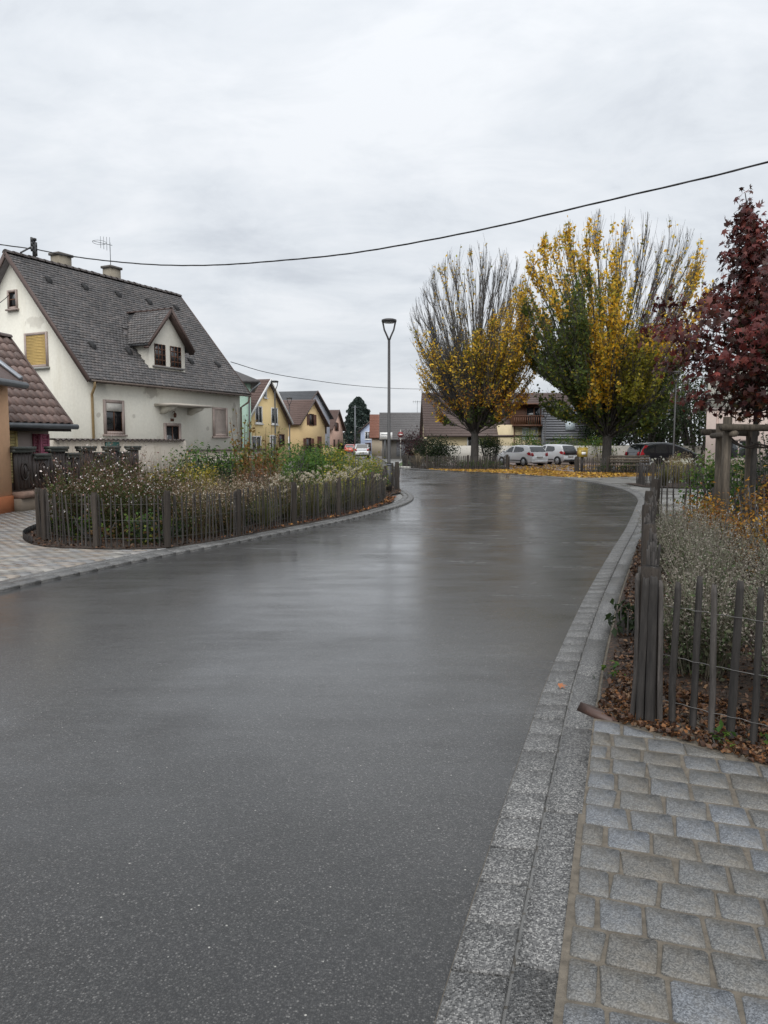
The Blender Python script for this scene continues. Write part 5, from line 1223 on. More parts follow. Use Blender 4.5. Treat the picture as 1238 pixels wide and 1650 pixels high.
    P = P.reshape(-1, 3); sec_id = np.repeat(np.arange(N) // n_twig, reps)
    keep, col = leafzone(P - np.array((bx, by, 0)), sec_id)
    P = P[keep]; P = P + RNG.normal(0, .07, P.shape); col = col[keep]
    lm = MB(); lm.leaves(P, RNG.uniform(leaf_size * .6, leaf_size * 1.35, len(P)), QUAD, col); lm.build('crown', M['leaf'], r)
    print(name, 'leaves', len(P)); return r
YEL = np.array([(.8, .5, .04), (.86, .58, .06), (.7, .4, .035), (.78, .55, .1)]); GRN = np.array([(.11, .15, .035), (.15, .19, .04), (.08, .12, .035)]); OLI = np.array([(.3, .28, .035), (.4, .33, .04), (.22, .22, .03)])
def pick(A, N): return A[RNG.integers(0, len(A), N)] * RNG.uniform(.75, 1.25, (N, 1))
def n3(P, s, seed=0):   # cheap smooth noise
    return (np.sin(P[:, 0] * s + seed) + np.sin(P[:, 1] * s * 1.3 + seed * 2.1 + 1) + np.sin(P[:, 2] * s * .9 + seed * 3.7 + P[:, 0] * s * .5)) / 3
def zoneA(P, sid):
    x, y, z = P.T; N = len(P); n = n3(P, 1.1, 2); q = np.hypot(x, y)
    top = np.interp(x, [-4, -3, -2.2, -.8, 0, 1.2, 2.4, 4], [8.8, 8.8, 6.3, 7.2, 8.5, 10.0, 11.2, 11.2]) + .9 * n      # bare above
    f = np.where(z < top, .85, .012)
    f = np.where((x < -.3) & (q < 2.7) & (z > 4.3), .13, f); f = np.where((x < -1) & (q >= 2.7), f * .55, f)
    f = np.where((x < 1) & (z > 3.3) & (z < 5.0) & (q < 3), f * .6, f)
    br = RNG.uniform(0, 1, sid.max() + 1)[sid]; f = f * np.where(br < .28, .2, 1.1)
    keep = RNG.uniform(0, 1, N) < f
    col = pick(YEL, N); g = (z < 3.9 + .5 * n) & (q < 2.2); col = np.where(g[:, None], pick(GRN, N), col)
    o = (RNG.uniform(0, 1, N) < .22 + .25 * n); col = np.where(o[:, None] & ~g[:, None], pick(OLI, N), col)
    rus = (z < 5.0) & ~g & (RNG.uniform(0, 1, N) < .45); col = np.where(rus[:, None], pick(np.array([(.42, .17, .03), (.5, .24, .03)]), N), col)
    return keep, col
def zoneB(P, sid):
    x, y, z = P.T; N = len(P); n = n3(P, .95, 5); u = lambda: RNG.uniform(0, 1, N)
    bare = (x > .2 + .5 * n) & (x < 3.9) & (z > 7.8 + .6 * n)
    top = 14.0 + n - 1.2 * np.clip(x, 0, 1)
    f = np.where(z < top, .95, .03); f = np.where(bare, .05, f); f = np.where((z > 10) & ~bare, f * .75, f)
    br = RNG.uniform(0, 1, sid.max() + 1)[sid]; f = f * np.where(br < .18, .3, 1.0)
    keep = u() < f
    col = pick(OLI, N)
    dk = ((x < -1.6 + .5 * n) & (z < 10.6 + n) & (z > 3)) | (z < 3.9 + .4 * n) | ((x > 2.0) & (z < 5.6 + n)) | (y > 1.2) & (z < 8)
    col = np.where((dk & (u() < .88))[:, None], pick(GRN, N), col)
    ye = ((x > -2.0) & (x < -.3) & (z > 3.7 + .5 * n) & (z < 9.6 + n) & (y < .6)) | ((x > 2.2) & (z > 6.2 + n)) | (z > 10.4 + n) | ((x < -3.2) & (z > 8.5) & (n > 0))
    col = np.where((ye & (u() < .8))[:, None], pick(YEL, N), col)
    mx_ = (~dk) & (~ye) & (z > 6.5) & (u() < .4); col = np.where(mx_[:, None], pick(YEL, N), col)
    return keep, col
vase_tree('street_tree', 'half bare vase shaped tree with golden leaves behind the paling fence', (5.85, 48.3), 14.2, [(0, .6), (2.2, 1.3), (3.2, 2.2), (4.6, 3.1), (7.2, 3.8), (9.5, 3.8), (11.5, 3.2), (13, 2.4), (13.8, 1.5), (14.4, .2)], 2.5, .27, 84, zoneA, 7, 13, .18, seed=21, leaf_mul=5, fan=.65)
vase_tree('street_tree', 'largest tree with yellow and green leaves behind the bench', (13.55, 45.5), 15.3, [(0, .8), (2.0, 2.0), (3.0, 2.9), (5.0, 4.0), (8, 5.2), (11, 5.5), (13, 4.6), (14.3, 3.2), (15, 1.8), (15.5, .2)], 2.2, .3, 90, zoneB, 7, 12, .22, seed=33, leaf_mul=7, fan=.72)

# ---- red sweetgum with its stake frame
def sweetgum():
    global RNG
    RNG = np.random.default_rng(5); bx, by = 5.5, 11.1
    r = empty('sweetgum_tree', (bx, by, 0), 0, label='young dark red sweetgum at the right edge tied to stakes', cat='tree')
    mb = MB(); mb.tube([(bx, by, 0), (bx, by, 1.5), (bx + .02, by, 3.0), (bx - .1, by, 4.2), (bx - .3, by, 5.2)], [.05, .042, .034, .02, .006], 8)
    ends = []
    prof = lambda z: np.interp(z, [2.0, 2.4, 3.0, 3.45, 3.9, 4.25, 4.75, 5.2], [.8, 1.15, 1.4, 1.45, 1.0, .5, .28, .1])
    for i in range(92):
        z = 2.1 + 2.85 * (i / 91) ** .95; az = i * 2.399; fr = (z - 2.1) / 3.4
        L = float(prof(z + .15)) * random.choice([.45, .7, .95, 1.1])
        p0 = Vector((bx - .32 * max(0, fr) ** 1.5, by, z - .12)); d = Vector((math.cos(az), math.sin(az), .15 + .4 * fr)).normalized(); p1 = p0 + d * L * .55; p2 = p0 + d * L + Vector((0, 0, -.06 * L))
        mb.tube([p0, p1, p2], [.016, .01, .004], 4); ends.append((np.array(p0), np.array(p2)))
    mb.build('trunk', M['bark'], r)
    P = []; T = []
    for a, b in ends:
        n = int(16 + 58 * np.linalg.norm(b - a)); t = RNG.uniform(.12, 1.05, n)[:, None]; q = a + (b - a) * t
        w = (.09 * np.linalg.norm(b - a) * (1.15 - t) + .07); q = q + RNG.normal(0, 1, (n, 3)) * w * np.array((1, 1, .8)); P.append(q); T.append(np.full(n, RNG.uniform(0, 1)))
    for a, b in ends:
        if np.linalg.norm(b - a) > .7: P.append(b + RNG.normal(0, 1, (34, 3)) * np.array((.13, .13, .11))); T.append(np.full(34, RNG.uniform(0, 1)))
    tip = np.array((bx - .27, by, 4.95)) + RNG.normal(0, 1, (60, 3)) * np.array((.08, .08, .16)); P.append(tip); T.append(np.full(60, .1))
    P = np.concatenate(P); T = np.concatenate(T); N = len(P); rad = np.hypot(P[:, 0] - bx, P[:, 1] - by)
    c = pick(np.array([(.085, .018, .016), (.06, .018, .018), (.12, .026, .017), (.055, .023, .016)]), N)
    c = np.where((T > .86)[:, None], pick(np.array([(.14, .024, .018), (.12, .02, .02)]), N), c)
    inner = (rad < .55) & (P[:, 2] < 3.6); c = np.where((inner & (RNG.uniform(0, 1, N) < .55))[:, None], pick(np.array([(.1, .035, .012), (.05, .04, .016), (.07, .03, .012)]), N), c)
    nr = np.stack([(P[:, 0] - bx) / (rad + .1), (P[:, 1] - by) / (rad + .1), np.full(N, .35)], 1)
    lm = MB(); lm.leaves(P, RNG.uniform(.08, .17, N), STAR, c, nr, .55); lm.build('crown', M['leaf_thick'], r); print('sweetgum', N)
    s = empty('tree_stakes', (bx, by, 0), 0, label='rough wooden stake frame with rail and rope round the red tree', cat='tree stakes')
    for (x, y, h, q) in ((-.62, -.45, 1.98, .062), (-.47, .1, 1.9, .055), (.75, -.35, 1.95, .07), (.25, .65, 1.9, .06)):
        m = MB(); m.tube([(bx + x, by + y, -.1), (bx + x, by + y, h * .5), (bx + x + random.uniform(-.02, .02), by + y, h)], [q * 1.04, q, q * .97], 10); m.build('stake', M['stake'], s)
    for (a, b, z, q) in (((-.76, -.56), (.95, -.46), 1.83, .05), ((-.6, -.66), (-.5, .3), 1.74, .045), ((-.6, .42), (.4, .73), 1.78, .05)):
        m = MB(); m.tube([(bx + a[0], by + a[1], z), (bx + b[0], by + b[1], z - .02)], [q, q * .95], 10); m.build('rail', M['stake'], s)
    m = MB()
    for dz in (0, .05):
        for (a, b) in (((-.6, -.44), (0.05, 0)), ((.75, -.35), (-.05, 0)), ((.25, .65), (0, .05))):
            A_ = np.array((bx + a[0], by + a[1], 1.68 + dz)); B_ = np.array((bx + b[0], by + b[1], 1.62 - dz)); t = np.linspace(0, 1, 9)[:, None]
            pt = A_ + (B_ - A_) * t - np.array((0, 0, .09)) * (4 * t * (1 - t)); m.tube([tuple(p) for p in pt], .014, 5)
    m.build('rope', simple('coir_rope', (.035, .026, .02), .9, .3, 20), s)
sweetgum()

# ---- shrubs and herbs
def shrub(label, x, y, h, w, cols, n=900, leaf=.06, stems=26, name='shrub', group=None, trunk=0.0, tmpl=QUAD2, depth=None, mat='leaf', flat=1.0, cat='shrub', core=.35):
    global RNG
    depth = depth or w; r = empty(name, (x, y, .04), 0, label=label, cat=cat, group=group)
    a = RNG.uniform(0, 6.283, stems); q = RNG.uniform(.2, 1, stems) ** .5
    top = np.stack([x + np.cos(a) * q * w * .42, y + np.sin(a) * q * depth * .42, trunk + (h - trunk) * RNG.uniform(.6, .97, stems)], 1)
    bot = np.stack([x + np.cos(a) * w * .08, y + np.sin(a) * depth * .08, np.zeros(stems)], 1)
    c = curve3(bot, top, np.stack([np.cos(a) * .1 * w, np.sin(a) * .1 * w, np.full(stems, .1 * h)], 1), 5)
    mb = MB(); mb.strands(c, np.linspace(.012, .004, 5)[None] * max(1, h), 4)
    if trunk: mb.tube([(x, y, 0), (x, y, trunk), (x, y, trunk + .3 * (h - trunk))], [.07, .055, .02], 7)
    mb.build('stems', M['twig'], r)
    # clumps spread through an uneven volume
    k = max(14, n // 45); u = RNG.normal(size=(k, 3)); u /= np.linalg.norm(u, axis=1, keepdims=True); rr_ = RNG.uniform(core, 1.0, (k, 1)) ** .6
    cc = u * rr_ * np.array((w / 2, depth / 2, (h - trunk) / 2)) * RNG.uniform(.75, 1.08, (k, 1)) + np.array((x, y, trunk + (h - trunk) * .52))
    cc[:, 2] = np.maximum(cc[:, 2], .08)
    idx = RNG.integers(0, k, n); sg = np.array((w, depth, h - trunk)) * .085 + .02
    P = cc[idx] + RNG.normal(0, 1, (n, 3)) * sg; P[:, 2] = np.maximum(P[:, 2], .05)
    cl = np.array(cols); ci = RNG.integers(0, len(cl), k)[idx]; ci = np.where(RNG.uniform(0, 1, n) < .3, RNG.integers(0, len(cl), n), ci)
    col = cl[ci] * RNG.uniform(.7, 1.3, (n, 1)); nr = (P - np.array((x, y, h * .3))); nr /= np.linalg.norm(nr, axis=1, keepdims=True) + 1e-6; nr[:, 2] += .3
    lm = MB(); lm.leaves(P, RNG.uniform(leaf * .6, leaf * 1.4, n), tmpl, col, nr, .7); lm.build('foliage', M[mat], r); return r
def tuft(label, x, y, h, w, cols, n=260, plumes=0, plume_col=((.62, .57, .45),), name='grass_tuft', group=None, bw=.007, droop=.35, plume_len=.14):
    r = empty(name, (x, y, .04), 0, label=label, cat='ornamental grass', group=group)
    a = RNG.uniform(0, 6.283, n); q = RNG.uniform(0, 1, n); hh = h * RNG.uniform(.5, 1, n); out = q * w * .5
    b = np.stack([x + np.cos(a) * .05 * w, y + np.sin(a) * .05 * w, np.zeros(n) + .03], 1); e = np.stack([x + np.cos(a) * out * 1.25, y + np.sin(a) * out * 1.25, hh * (1 - droop * q)], 1)
    c = curve3(b, e, np.stack([-np.cos(a) * out * .22, -np.sin(a) * out * .22, hh * .3], 1), 5)
    mb = MB(); mb.ribbons(c, np.array((1, 1, .9, .6, .15))[None] * bw * RNG.uniform(.7, 1.4, (n, 1)), None, rcol(n, cols, None, .3)); mb.build('blades', M['dry'], r)
    if plumes:
        n = plumes; a = RNG.uniform(0, 6.283, n); q = RNG.uniform(.2, 1, n); out = q * w * .55; hh = h * RNG.uniform(.85, 1.15, n)
        b = np.stack([x + np.cos(a) * .06 * w, y + np.sin(a) * .06 * w, np.zeros(n) + .05], 1); e = np.stack([x + np.cos(a) * out, y + np.sin(a) * out, hh], 1)
        c = curve3(b, e, np.stack([-np.cos(a) * out * .2, -np.sin(a) * out * .2, hh * .12], 1), 4); mb = MB(); mb.strands(c, .002, 3, rcol(n, [(.25, .2, .1)])); mb.build('stalks', M['dry'], r)
        d = np.stack([np.cos(a) * .6, np.sin(a) * .6, RNG.uniform(.3, .9, n)], 1); d /= np.linalg.norm(d, axis=1, keepdims=True); k = 30
        t = RNG.uniform(0, 1, (n, k, 1)); P = (e[:, None] + d[:, None] * t * plume_len * RNG.uniform(.8, 1.3, (n, 1, 1)) - np.array((0, 0, .05)) * t ** 2) + RNG.normal(0, 1, (n, k, 3)) * (.013 * np.sin(t * 2.6 + .35) + .003)
        lm = MB(); lm.leaves(P.reshape(-1, 3), RNG.uniform(.014, .03, n * k), QUAD, rcol(n * k, plume_col, None, .2)); lm.build('plumes', M['dry'], r, kind='stuff')
    return r
def stemmy(label, x, y, h, w, stem_cols, head_cols, n=90, heads=14, head=.02, leaves=10, leaf_cols=((.1, .12, .05),), leaf=.035, name='herb_plant', group=None, sr=.0025, spray=.09, cat='plant', hmin=.45):
    r = empty(name, (x, y, .04), 0, label=label, cat=cat, group=group)
    a = RNG.uniform(0, 6.283, n); q = RNG.uniform(0, 1, n) ** .6; hh = h * RNG.uniform(.62, 1.0, n) * (1.03 - .2 * q)
    b = np.stack([x + np.cos(a) * q * w * .2, y + np.sin(a) * q * w * .2, np.zeros(n) + .03], 1); e = np.stack([x + np.cos(a) * q * w * .52, y + np.sin(a) * q * w * .52, hh], 1)
    c = curve3(b, e, np.stack([-np.cos(a) * q * w * .06, -np.sin(a) * q * w * .06, hh * .08], 1) + RNG.normal(0, .02, (n, 3)), 6)
    mb = MB(); mb.strands(c, np.linspace(sr * 1.4, sr * .6, 6)[None], 3, rcol(n, stem_cols, None, .25)); mb.build('stems', M['dry'], r)
    def along(k, lo, hi):
        t = RNG.uniform(lo, hi, (n, k)) * 5; i0 = np.minimum(t.astype(int), 4); fr = (t - i0)[..., None]; ii = np.arange(n)[:, None]; return (c[ii, i0] * (1 - fr) + c[ii, i0 + 1] * fr).reshape(-1, 3)
    if leaves:
        P = along(leaves, .06, .75); P = P + RNG.normal(0, .035, P.shape); lm = MB(); lm.leaves(P, RNG.uniform(leaf * .6, leaf * 1.4, len(P)), QUAD2, rcol(len(P), leaf_cols, None, .3)); lm.build('foliage', M['leaf'], r)
    if heads:
        P = along(heads, hmin, 1.0); P = P + RNG.normal(0, spray * .5, P.shape) * np.array((1, 1, .7)); lm = MB(); lm.leaves(P, RNG.uniform(head * .6, head * 1.4, len(P)), QUAD, rcol(len(P), head_cols, None, .25)); lm.build('flower_heads', M['dry'], r, kind='stuff')
    return r
RNG = np.random.default_rng(77)
GREEN = [(.065, .14, .025), (.09, .175, .03), (.045, .1, .022), (.12, .18, .035)]; DGREEN = [(.025, .045, .016), (.035, .06, .02), (.02, .035, .014)]
AUT = [(.2, .11, .03), (.28, .15, .035), (.14, .08, .03), (.1, .1, .03)]; YGR = [(.28, .26, .035), (.2, .22, .035), (.36, .29, .04), (.14, .17, .03)]; BROWN = [(.15, .10, .06), (.2, .14, .085), (.11, .075, .05), (.17, .13, .09)]
GAU = [(.55, .49, .47), (.62, .59, .57), (.3, .17, .15), (.15, .1, .06)]
# left bed, white and pink gaura by the posts
for i, (x, y, h, w) in enumerate([(-5.2, 12.5, 1.65, 1.5), (-4.35, 12.2, 1.5, 1.4), (-5.0, 13.8, 1.85, 1.6), (-3.7, 12.5, 1.25, 1.1), (-4.1, 13.6, 1.55, 1.3)]):
    stemmy(['gaura with white flowers behind the leftmost fence posts', 'gaura dotted white just right of the leftmost fence posts', 'tallest white flowering gaura before the dark carved panels', 'low pinkish gaura behind the second thick fence post', 'gaura with pink brown sprays in the middle of the left bed tip'][i],
        x, y, h, w, [(.13, .07, .05), (.1, .08, .04)], GAU, n=120, heads=4, head=.034, leaves=34, leaf_cols=[(.06, .085, .025), (.08, .1, .03), (.05, .07, .02), (.1, .07, .035)], leaf=.05, name='gaura_plant', group='gaura plants in the left flower bed')
for i, (x, y) in enumerate([(-3.05, 12.2), (-2.7, 12.9), (-3.3, 13.3), (-2.9, 14.3), (-2.0, 14.9), (-2.5, 15.7)]):
    stemmy('brownish seeding herb, %s from the tip of the left flower bed' % ordinal(i), x, y, random.uniform(1.05, 1.3), 1.15, BROWN, [(.3, .22, .16), (.38, .3, .23), (.17, .11, .07), (.5, .46, .38)], n=110, heads=11, head=.024, leaves=22, leaf_cols=[(.09, .1, .03), (.12, .09, .035), (.06, .08, .025)], name='seeding_herb', group='brown seeding herbs in the left flower bed')
for i, (x, y, h) in enumerate([(-4.55, 15.2, 1.65), (-4.1, 15.8, 1.55)]):
    stemmy(['tall upright stems with yellowing leaves before the garden wall', 'yellow green upright stems left of the green bushes'][i], x, y, h, .9, [(.16, .12, .05)], [(.3, .22, .06)], n=46, heads=5, head=.05, leaves=26, leaf_cols=YGR, leaf=.07, name='tall_perennial', group='tall perennials')
shrub('yellow leaved small bush left of the green bushes', -3.7, 15.3, 1.1, .9, [(.34, .27, .03), (.26, .22, .04), (.2, .19, .04)], 900, .05)
# green bushes in the middle
for i, (x, y, h, w) in enumerate([(-4.15, 17.6, 1.4, 1.7), (-3.3, 18.2, 1.5, 1.8), (-2.7, 20.0, 1.6, 2.0), (-1.75, 20.5, 1.5, 1.9), (-4.6, 19.2, 1.55, 1.9), (-2.1, 22.6, 1.6, 2.0)]):
    shrub(['dark leafed green bush before the garden wall corner', 'bright green bush under the tall bare rose stems', 'broad green bush right of the rose stems', 'green bush in the right half of the left bed', 'green bush against the lower garden wall', 'rear green bush below the yellow houses'][i],
        x, y, h, w, GREEN if i else DGREEN + GREEN[:1], 2600, .075, group='green bushes in the left flower bed')
def rose(label, x, y, h, w, n):
    r = stemmy(label, x, y, h, w, [(.12, .075, .045), (.16, .1, .06)], [(.2, .12, .03), (.13, .14, .03)], n=n, heads=9, head=.075, leaves=22, leaf_cols=[(.1, .1, .025), (.18, .13, .03), (.24, .12, .04)], leaf=.09, name='rose_bush', group='tall rose stems', sr=.007, spray=.1, cat='shrub'); return r
rose('tall straggly rose stems rising before the cream house corner', -3.2, 17.0, 2.6, 1.0, 16)
rose('tall rose stems with rusty leaves before the mint house', -2.75, 17.5, 2.55, .9, 14)
shrub('rust leaved bush below the tall rose stems', -2.75, 16.6, 1.25, .8, [(.3, .14, .06), (.22, .1, .045), (.16, .1, .04)], 650, .075)
# pennisetum along the fence
for i, (x, y) in enumerate([(-2.25, 13.9), (-1.85, 14.8), (-1.5, 15.7), (-1.15, 16.5), (-.85, 17.3), (-.6, 18.2), (-1.5, 17.2), (-1.25, 18.2)]):
    tuft('green fountain grass with cream plumes, %s along the fence towards the lamp' % ordinal(i), x, y, random.uniform(.78, .95), 1.1, [(.08, .1, .035), (.12, .12, .05), (.16, .14, .07)], 300, 16 if i else 12, ((.5, .45, .34), (.42, .36, .27), (.55, .5, .4)), group='plumed fountain grasses in the left bed')
for i, (x, y) in enumerate([(-1.1, 19.6), (-.75, 20.5), (-1.4, 21.5), (-.6, 21.8), (-1.0, 23.0)]):
    shrub('yellow green leafy perennial, %s towards the lamp behind the fence' % ordinal(i), x, y, random.uniform(1.2, 1.42), 1.5, YGR + GREEN[:2], 2000, .062, group='yellow green perennials in the left bed')
for i, (x, y) in enumerate([(-.35, 20.0), (-.3, 21.5), (-.35, 23.2), (-.2, 24.6), (-.15, 26.2)]):
    tuft('grey green grass clump, %s towards the far end of the left bed' % ordinal(i), x, y, 1.15 if i > 2 else 1.0, 1.2, [(.14, .15, .08), (.2, .19, .12), (.1, .11, .05), (.2, .14, .09)], 320, group='grass clumps by the street lamp')
stemmy('brown seed stems beside the far grass clumps', -.75, 25.0, 1.35, 1.0, BROWN, [(.12, .05, .06), (.2, .13, .1)], n=70, heads=16, head=.03, name='seeding_herb')
for i in range(9):
    t = i / 8; y = 11.6 + 7.5 * t; x = xl(y) - .95 - .12 * i % .3
    shrub('low autumn coloured filler plant, %s along the left fence foot' % ordinal(i), x - .15, y + .1, .5, 1.1, AUT[2:3] + DGREEN + DGREEN, 1100, .055, 12, group='low filler plants behind the left fence', name='low_plant', cat='plant')
for i, (x, y) in enumerate([(-5.35, 12.6), (-4.6, 11.9), (-3.7, 11.7), (-4.3, 12.9)]):
    shrub('low yellow green plant, %s behind the left bed tip fence' % ordinal(i), x, y, .5, .9, YGR[1:2] + GREEN + DGREEN + AUT[2:3], 800, .055, 12, group='low plants in the bed tip', name='low_plant', cat='plant')

# right near bed: grey russian sage
SG = [(.2, .175, .15), (.26, .23, .2), (.14, .125, .1), (.17, .18, .13)]
for i, (x, y, h) in enumerate([(2.15, 5.0, .85), (2.75, 4.7, .95), (3.3, 4.4, .95), (2.6, 5.8, .98), (3.25, 5.6, 1.02), (2.95, 6.8, 1.0), (3.7, 6.6, 1.08), (3.4, 7.8, 1.0), (2.5, 4.1, .8), (3.05, 3.75, .9), (4.2, 6.0, 1.1), (4.35, 7.4, 1.12), (3.85, 5.1, 1.0), (3.55, 8.9, .95), (3.95, 10.0, .95)]):
    stemmy('grey russian sage clump, %s counted from the thick corner post' % ordinal(i), x, y, h, .95, [(.19, .18, .13), (.15, .13, .1), (.22, .2, .16)], SG, n=150, heads=34, head=.0165, leaves=14, leaf_cols=[(.12, .155, .085), (.09, .13, .05), (.15, .16, .1), (.08, .075, .045)], leaf=.034, name='sage_clump', group='grey sage clumps in the right bed', spray=.055, sr=.0022, hmin=.35)
for i, (x, y, h, w) in enumerate([(4.55, 8.6, 1.18, 1.1), (5.2, 8.0, 1.2, 1.1), (4.15, 9.3, .95, .9), (5.6, 9.2, 1.25, 1.1)]):
    shrub(['orange leaved shrub in front of the wooden stakes', 'orange brown shrub at the right picture edge', 'low orange shrub beside the sparse far fence', 'amber shrub right of the stakes'][i], x, y, h, w, [(.34, .16, .025), (.26, .11, .025), (.42, .23, .03), (.17, .09, .03), (.2, .14, .04)], 2600, .045, group='orange shrubs')
shrub('dark green low bush inside the right bed near the far fence', 4.35, 10.6, .62, .6, DGREEN + GREEN[:1], 700, .055)
shrub('dark green leafy sprout at the right kerb before the fence', 2.0, 6.0, .3, .26, DGREEN, 110, .075, 8, name='sprout', cat='plant')
for i, (x, y) in enumerate([(1.52, 4.85), (1.75, 3.72), (2.0, 3.75)]):
    shrub(['tiny green seedling on the mulch left of the corner post', 'tiny weed at the edge of the setts', 'small weed behind the foreground pales'][i], x, y, .1, .14, GREEN, 26, .04, 4, name='seedling', cat='plant')
for i, (x, y, h, w, c) in enumerate([(7.1, 13.2, 2.0, 1.6, DGREEN), (6.5, 14.2, 1.4, 1.4, GREEN), (8.2, 14.5, 2.3, 2.0, DGREEN), (6.9, 12.6, 1.2, 1.1, [(.2, .09, .06), (.12, .06, .045)])]):
    shrub(['dark green bush right behind the stake frame', 'green bush seen between the two stakes', 'tall dark bush at the right edge below the red tree', 'reddish brown bush at the foot of the stakes'][i], x, y, h, w, c, 1700, .075, group='bushes behind the stakes')
# bed before the black car
for i, (x, y) in enumerate([(10.4, 27.6), (11.2, 27.0), (12.0, 26.6), (12.9, 26.2), (11.6, 28.2), (13.8, 26.5)]):
    tuft('green grass with white heads in the bed before the black car, %s from its corner' % ordinal(i), x, y, .95, 1.2, [(.09, .1, .035), (.13, .13, .05), (.1, .08, .04)], 260, 12, ((.62, .62, .52), (.7, .7, .62)), group='grasses before the black car', bw=.014)
for i, (x, y) in enumerate([(12.3, 24.9), (13.2, 24.6), (11.6, 29.4), (14.6, 26.4), (12.8, 28.2)]):
    stemmy('pale seeding herb near the right pavement bed, %s of the row' % ordinal(i), x, y, 1.5 if i == 1 else 1.25, 1.1, BROWN, [(.5, .45, .34), (.4, .34, .24), (.3, .22, .12), (.2, .2, .08)], n=110, heads=18, head=.035, leaves=10, leaf_cols=YGR, leaf=.06, name='seeding_herb', group='pale herbs on the right', sr=.004)
for i, (x, y) in enumerate([(12.3, 41.6), (13.6, 41.2), (15.0, 40.8), (16.4, 40.6)]):
    shrub('low green ground cover behind the bench fence, %s from the post box' % ordinal(i), x, y, .55, 1.5, GREEN + DGREEN + BROWN[:1], 700, .075, 14, group='ground cover behind the bench', name='low_plant', cat='plant')
for i, (x, y) in enumerate([(15.6, 39.0), (16.8, 38.6), (17.8, 38.2)]):
    stemmy('brown herb clump right of the bench, %s towards the hall' % ordinal(i), x, y, 1.3, 1.3, BROWN, [(.25, .2, .12), (.3, .25, .17), (.4, .36, .28)], n=90, heads=14, head=.05, leaves=14, leaf_cols=GREEN + BROWN, leaf=.08, name='seeding_herb', group='brown herbs right of the bench', sr=.005)
# bed of the half bare tree
for i, (x, y, h, w) in enumerate([(3.0, 48.0, .75, 1.4), (4.1, 47.4, .85, 1.6), (5.1, 47.0, .6, 1.4), (6.4, 47.2, .65, 1.3), (7.1, 47.3, .5, 1.1)]):
    shrub('low bushy perennial inside the half bare tree bed, %s from its left end' % ordinal(i), x, y, h, w, [(.1, .1, .06), (.13, .12, .08), (.06, .1, .03), (.15, .1, .08)] if i < 2 else GREEN + BROWN[:2], 900, .07, 14, group='low perennials in the tree bed', name='low_plant', cat='plant')
tuft('straw coloured grass tuft at the left end of the tree bed', 2.2, 48.8, 1.1, 1.6, [(.3, .24, .15), (.36, .3, .2)], 240, 12, ((.5, .42, .3),), bw=.02)
shrub('round dark evergreen bush left of the half bare tree', 3.55, 51.5, 2.05, 3.1, DGREEN + [(.04, .06, .025)], 4200, .12)
shrub('purple leaved bush beside the dark evergreen bush', 2.2, 53.5, 2.5, 2.3, [(.06, .025, .03), (.08, .035, .035), (.05, .03, .028)], 2400, .12)
shrub('small round green tree right of the half bare trunk', 6.95, 49.0, 2.15, 1.75, DGREEN + [(.05, .075, .022)], 2200, .1, trunk=.7, name='small_tree', cat='tree')
# greenery behind the car park wall
for i, (x, y, h, w) in enumerate([(12.0, 62.5, 2.6, 3.0), (15.0, 62.0, 2.3, 4.0), (17.5, 60.5, 2.2, 3.2), (8.6, 63.6, 2.0, 2.2)]):
    shrub(['leafy hedge shrub above the wall left of the short lamp', 'leafy hedge shrub above the wall right of the short lamp', 'hedge shrub above the wall under the slatted annex', 'hedge shrub above the wall behind the nearer white car'][i], x, y, h, w, GREEN + YGR[:1], 2200, .14, group='hedge above the car park wall')
def bushy_tree(label, x, y, h, w, cols, n, leaf, trunk, name='broadleaf_tree', group=None):
    shrub(label, x, y, h, w, cols, n, leaf, 30, name=name, group=group, trunk=trunk, cat='tree', core=.45)
for i, (x, y, h, w) in enumerate([(21.0, 60.0, 6.2, 6.0), (24.5, 58.0, 7.0, 6.5), (27.5, 57.5, 6.5, 6.0), (19.0, 63.5, 5.2, 4.6), (25.0, 66.0, 8.2, 5.0)]):
    bushy_tree(['dark green tree behind the black car, left of three', 'dark green tree behind the black car, middle of three', 'dark green tree touching the pink hall', 'dark tree behind the trunk of the largest tree', 'paler tree top rising between the red and yellow trees'][i], x, y, h, w, DGREEN + [(.045, .065, .02), (.06, .07, .03)] if i < 4 else [(.12, .15, .08), (.16, .18, .1)], 6500 if i < 4 else 2200, .2, 1.0, group='trees behind the car park')
# far conifer and street greenery
def conifer():
    x, y, h = -6.4, 185, 13.0; r = empty('conifer_tree', (x, y, 0), 0, label='tall dark conifer at the end of the street', cat='tree')
    mb = MB(); mb.tube([(x, y, 0), (x, y, h * .95)], [.35, .05], 8); mb.build('trunk', M['bark'], r)
    n = 14000; t = RNG.uniform(0, 1, n) ** .8; z = 1.0 + (h - 1.0) * t; w = np.interp(t, [0, .2, .45, .75, .92, 1], [3.0, 3.4, 3.2, 2.4, 1.3, .3]); a = RNG.uniform(0, 6.283, n)
    lob = 1 + .16 * np.sin(a * 5 + z * 1.6) + .1 * np.sin(z * 4.1 + a * 2); q = RNG.uniform(.55, 1, n) ** .5 * w * lob
    P = np.stack([x + np.cos(a) * q, y + np.sin(a) * q, z], 1); lm = MB(); lm.leaves(P, RNG.uniform(.3, .65, n), QUAD, rcol(n, [(.04, .06, .05), (.05, .072, .06), (.032, .05, .045)])); lm.build('crown', M['leaf_thick'], r)  # needle colours lightened to put distance haze into the foliage
conifer()
for i, (x, y, h, w) in enumerate([(-5.6, 108, 2.6, 2.2), (-5.4, 100, 2.0, 1.6), (-3.2, 150, 4.5, 4.0)]):
    shrub(['grey green garden bush beside the pink house', 'low garden bush at the far left kerb', 'far green tree behind the utility pole'][i], x - .8, y, h, w, DGREEN + [(.07, .08, .04)], 700, .22, group='garden bushes far down the street')
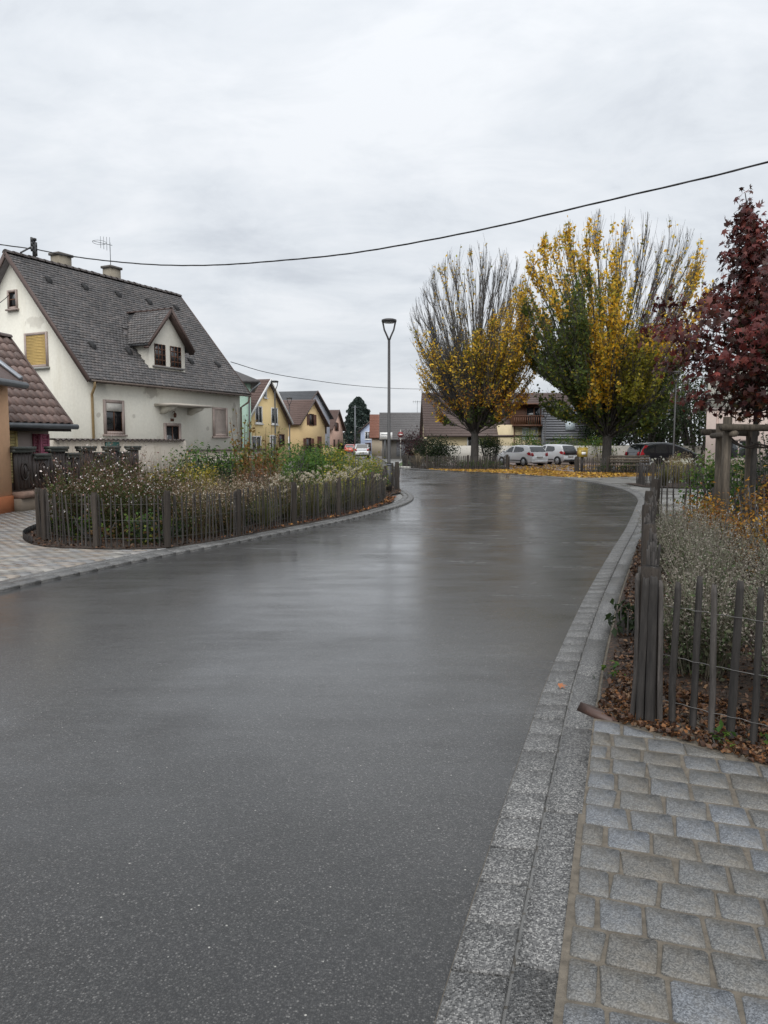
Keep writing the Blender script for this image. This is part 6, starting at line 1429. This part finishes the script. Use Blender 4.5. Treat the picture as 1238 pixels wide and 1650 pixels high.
# low street walls far off
fw = MB(); fw.bar((-5.75, 70, .6), (-6.0, 96, .6), .2, 1.2); fw.build('front_garden_wall', plaster('front_wall', (.58, .44, .22), amt=.3), label='low yellow front garden wall before the farther yellow house', cat='wall')
fw = MB(); fw.bar((.1, 83, .5), (-.9, 125, .5), .15, 1.0); fw.build('street_railing_wall', plaster('street_wall', (.3, .29, .28), amt=.5), label='low grey garden wall along the far right pavement', cat='wall')
for i, y in enumerate((62, 66, 70, 74, 78)):
    shrub('small clipped dark bush on the left verge, %s down the street' % ordinal(i), -6.3 + i * .1, y, 1.5, .8, DGREEN, 350, .12, 8, group='clipped bushes along the left pavement')

# ------------------------------------------------------------------ fallen leaves and chips
def litter(name, poly, n, size, cols, z, mat='leaf_thick', parent=None, dens=None, tilt=.35):
    xs = [p[0] for p in poly]; ys = [p[1] for p in poly]; P = []
    while len(P) < n:
        x, y = RNG.uniform(min(xs), max(xs)), RNG.uniform(min(ys), max(ys))
        if inside(x, y, poly) and (dens is None or RNG.uniform() < dens(x, y)): P.append((x, y, z + RNG.uniform(0, .012)))
    P = np.array(P); mb = MB(); mb.leaves(P, RNG.uniform(size * .6, size * 1.4, n), QUAD2, rcol(n, cols, None, .3), np.tile((0, 0, 1.), (n, 1)), tilt); return mb.build(name, M[mat], kind='stuff')
GOLD = [(.55, .32, .04), (.6, .38, .06), (.45, .24, .04), (.36, .19, .05)]
litter('fallen_leaves', [(2.6, 46.4), (3.4, 44.4), (6.2, 40.4), (8.2, 35.5), (10, 35.0), (15.5, 37.2), (19, 38.6), (15, 40), (10.5, 41.4), (10, 47), (8.2, 46.5), (7.7, 45.7), (5, 45.8)], 9500, .15, [scl(c, .8) for c in GOLD] + [(.22, .13, .06)], .03, dens=lambda x, y: x > xr(y) + .3)
litter('fallen_leaves', [(8, 47), (11, 44), (22, 43), (26, 52), (9, 56)], 2600, .16, GOLD + [(.25, .12, .07)], .04)
CHIP = [(.075, .034, .018), (.045, .022, .013), (.12, .06, .03), (.025, .016, .012), (.15, .09, .05), (.04, .025, .018)]
litter('bark_chips', [(1.2, 4.17), (1.55, 4.85), (2.1, 6.3), (3.6, 10.4), (4.3, 12.2), (5, 12), (4.6, 5), (4.2, 1.2), (3.6, 1.65)], 9000, .034, CHIP, .045, tilt=.6)
litter('bark_chips', [(1.2, 4.17), (1.6, 4.95), (2.05, 4.4), (2.5, 3.4), (1.95, 3.38)], 3200, .036, CHIP + [(.22, .1, .04)], .05, tilt=.7)
litter('bark_chips', [(1.25, 4.2), (1.6, 5.1), (2.3, 7.1), (3.3, 9.8), (4.1, 11.9), (4.4, 11.9), (3.5, 9.2), (2.4, 6.1), (1.55, 4.1)], 2600, .04, CHIP, .045, tilt=.6)
litter('bark_chips', [tuple(p) for p in lbed[::2]] + [(-1.2, 25), (-2.6, 17), (-4.3, 13.2)], 5000, .055, CHIP, .075, tilt=.5)
litter('fallen_leaves', [(-3.3, 10.75), (-.6, 16.5), (.2, 19.6), (.4, 22), (.1, 21.5), (-.5, 18), (-1.4, 15.2), (-3.0, 11.4)], 420, .075, [(.26, .1, .03), (.2, .07, .03), (.32, .16, .05)], .075)
lf_ = MB(); c = G(903, 1106, .045); lf_.leaves(np.array([(c[0], c[1], .052)]), .075, STAR, np.array([(.4, .15, .06)]), np.array([(0, -.3, 1.)]), .05)
lf_.build('fallen_leaf', M['leaf_thick'], label='single rust coloured leaf lying on the right kerb', cat='leaf')
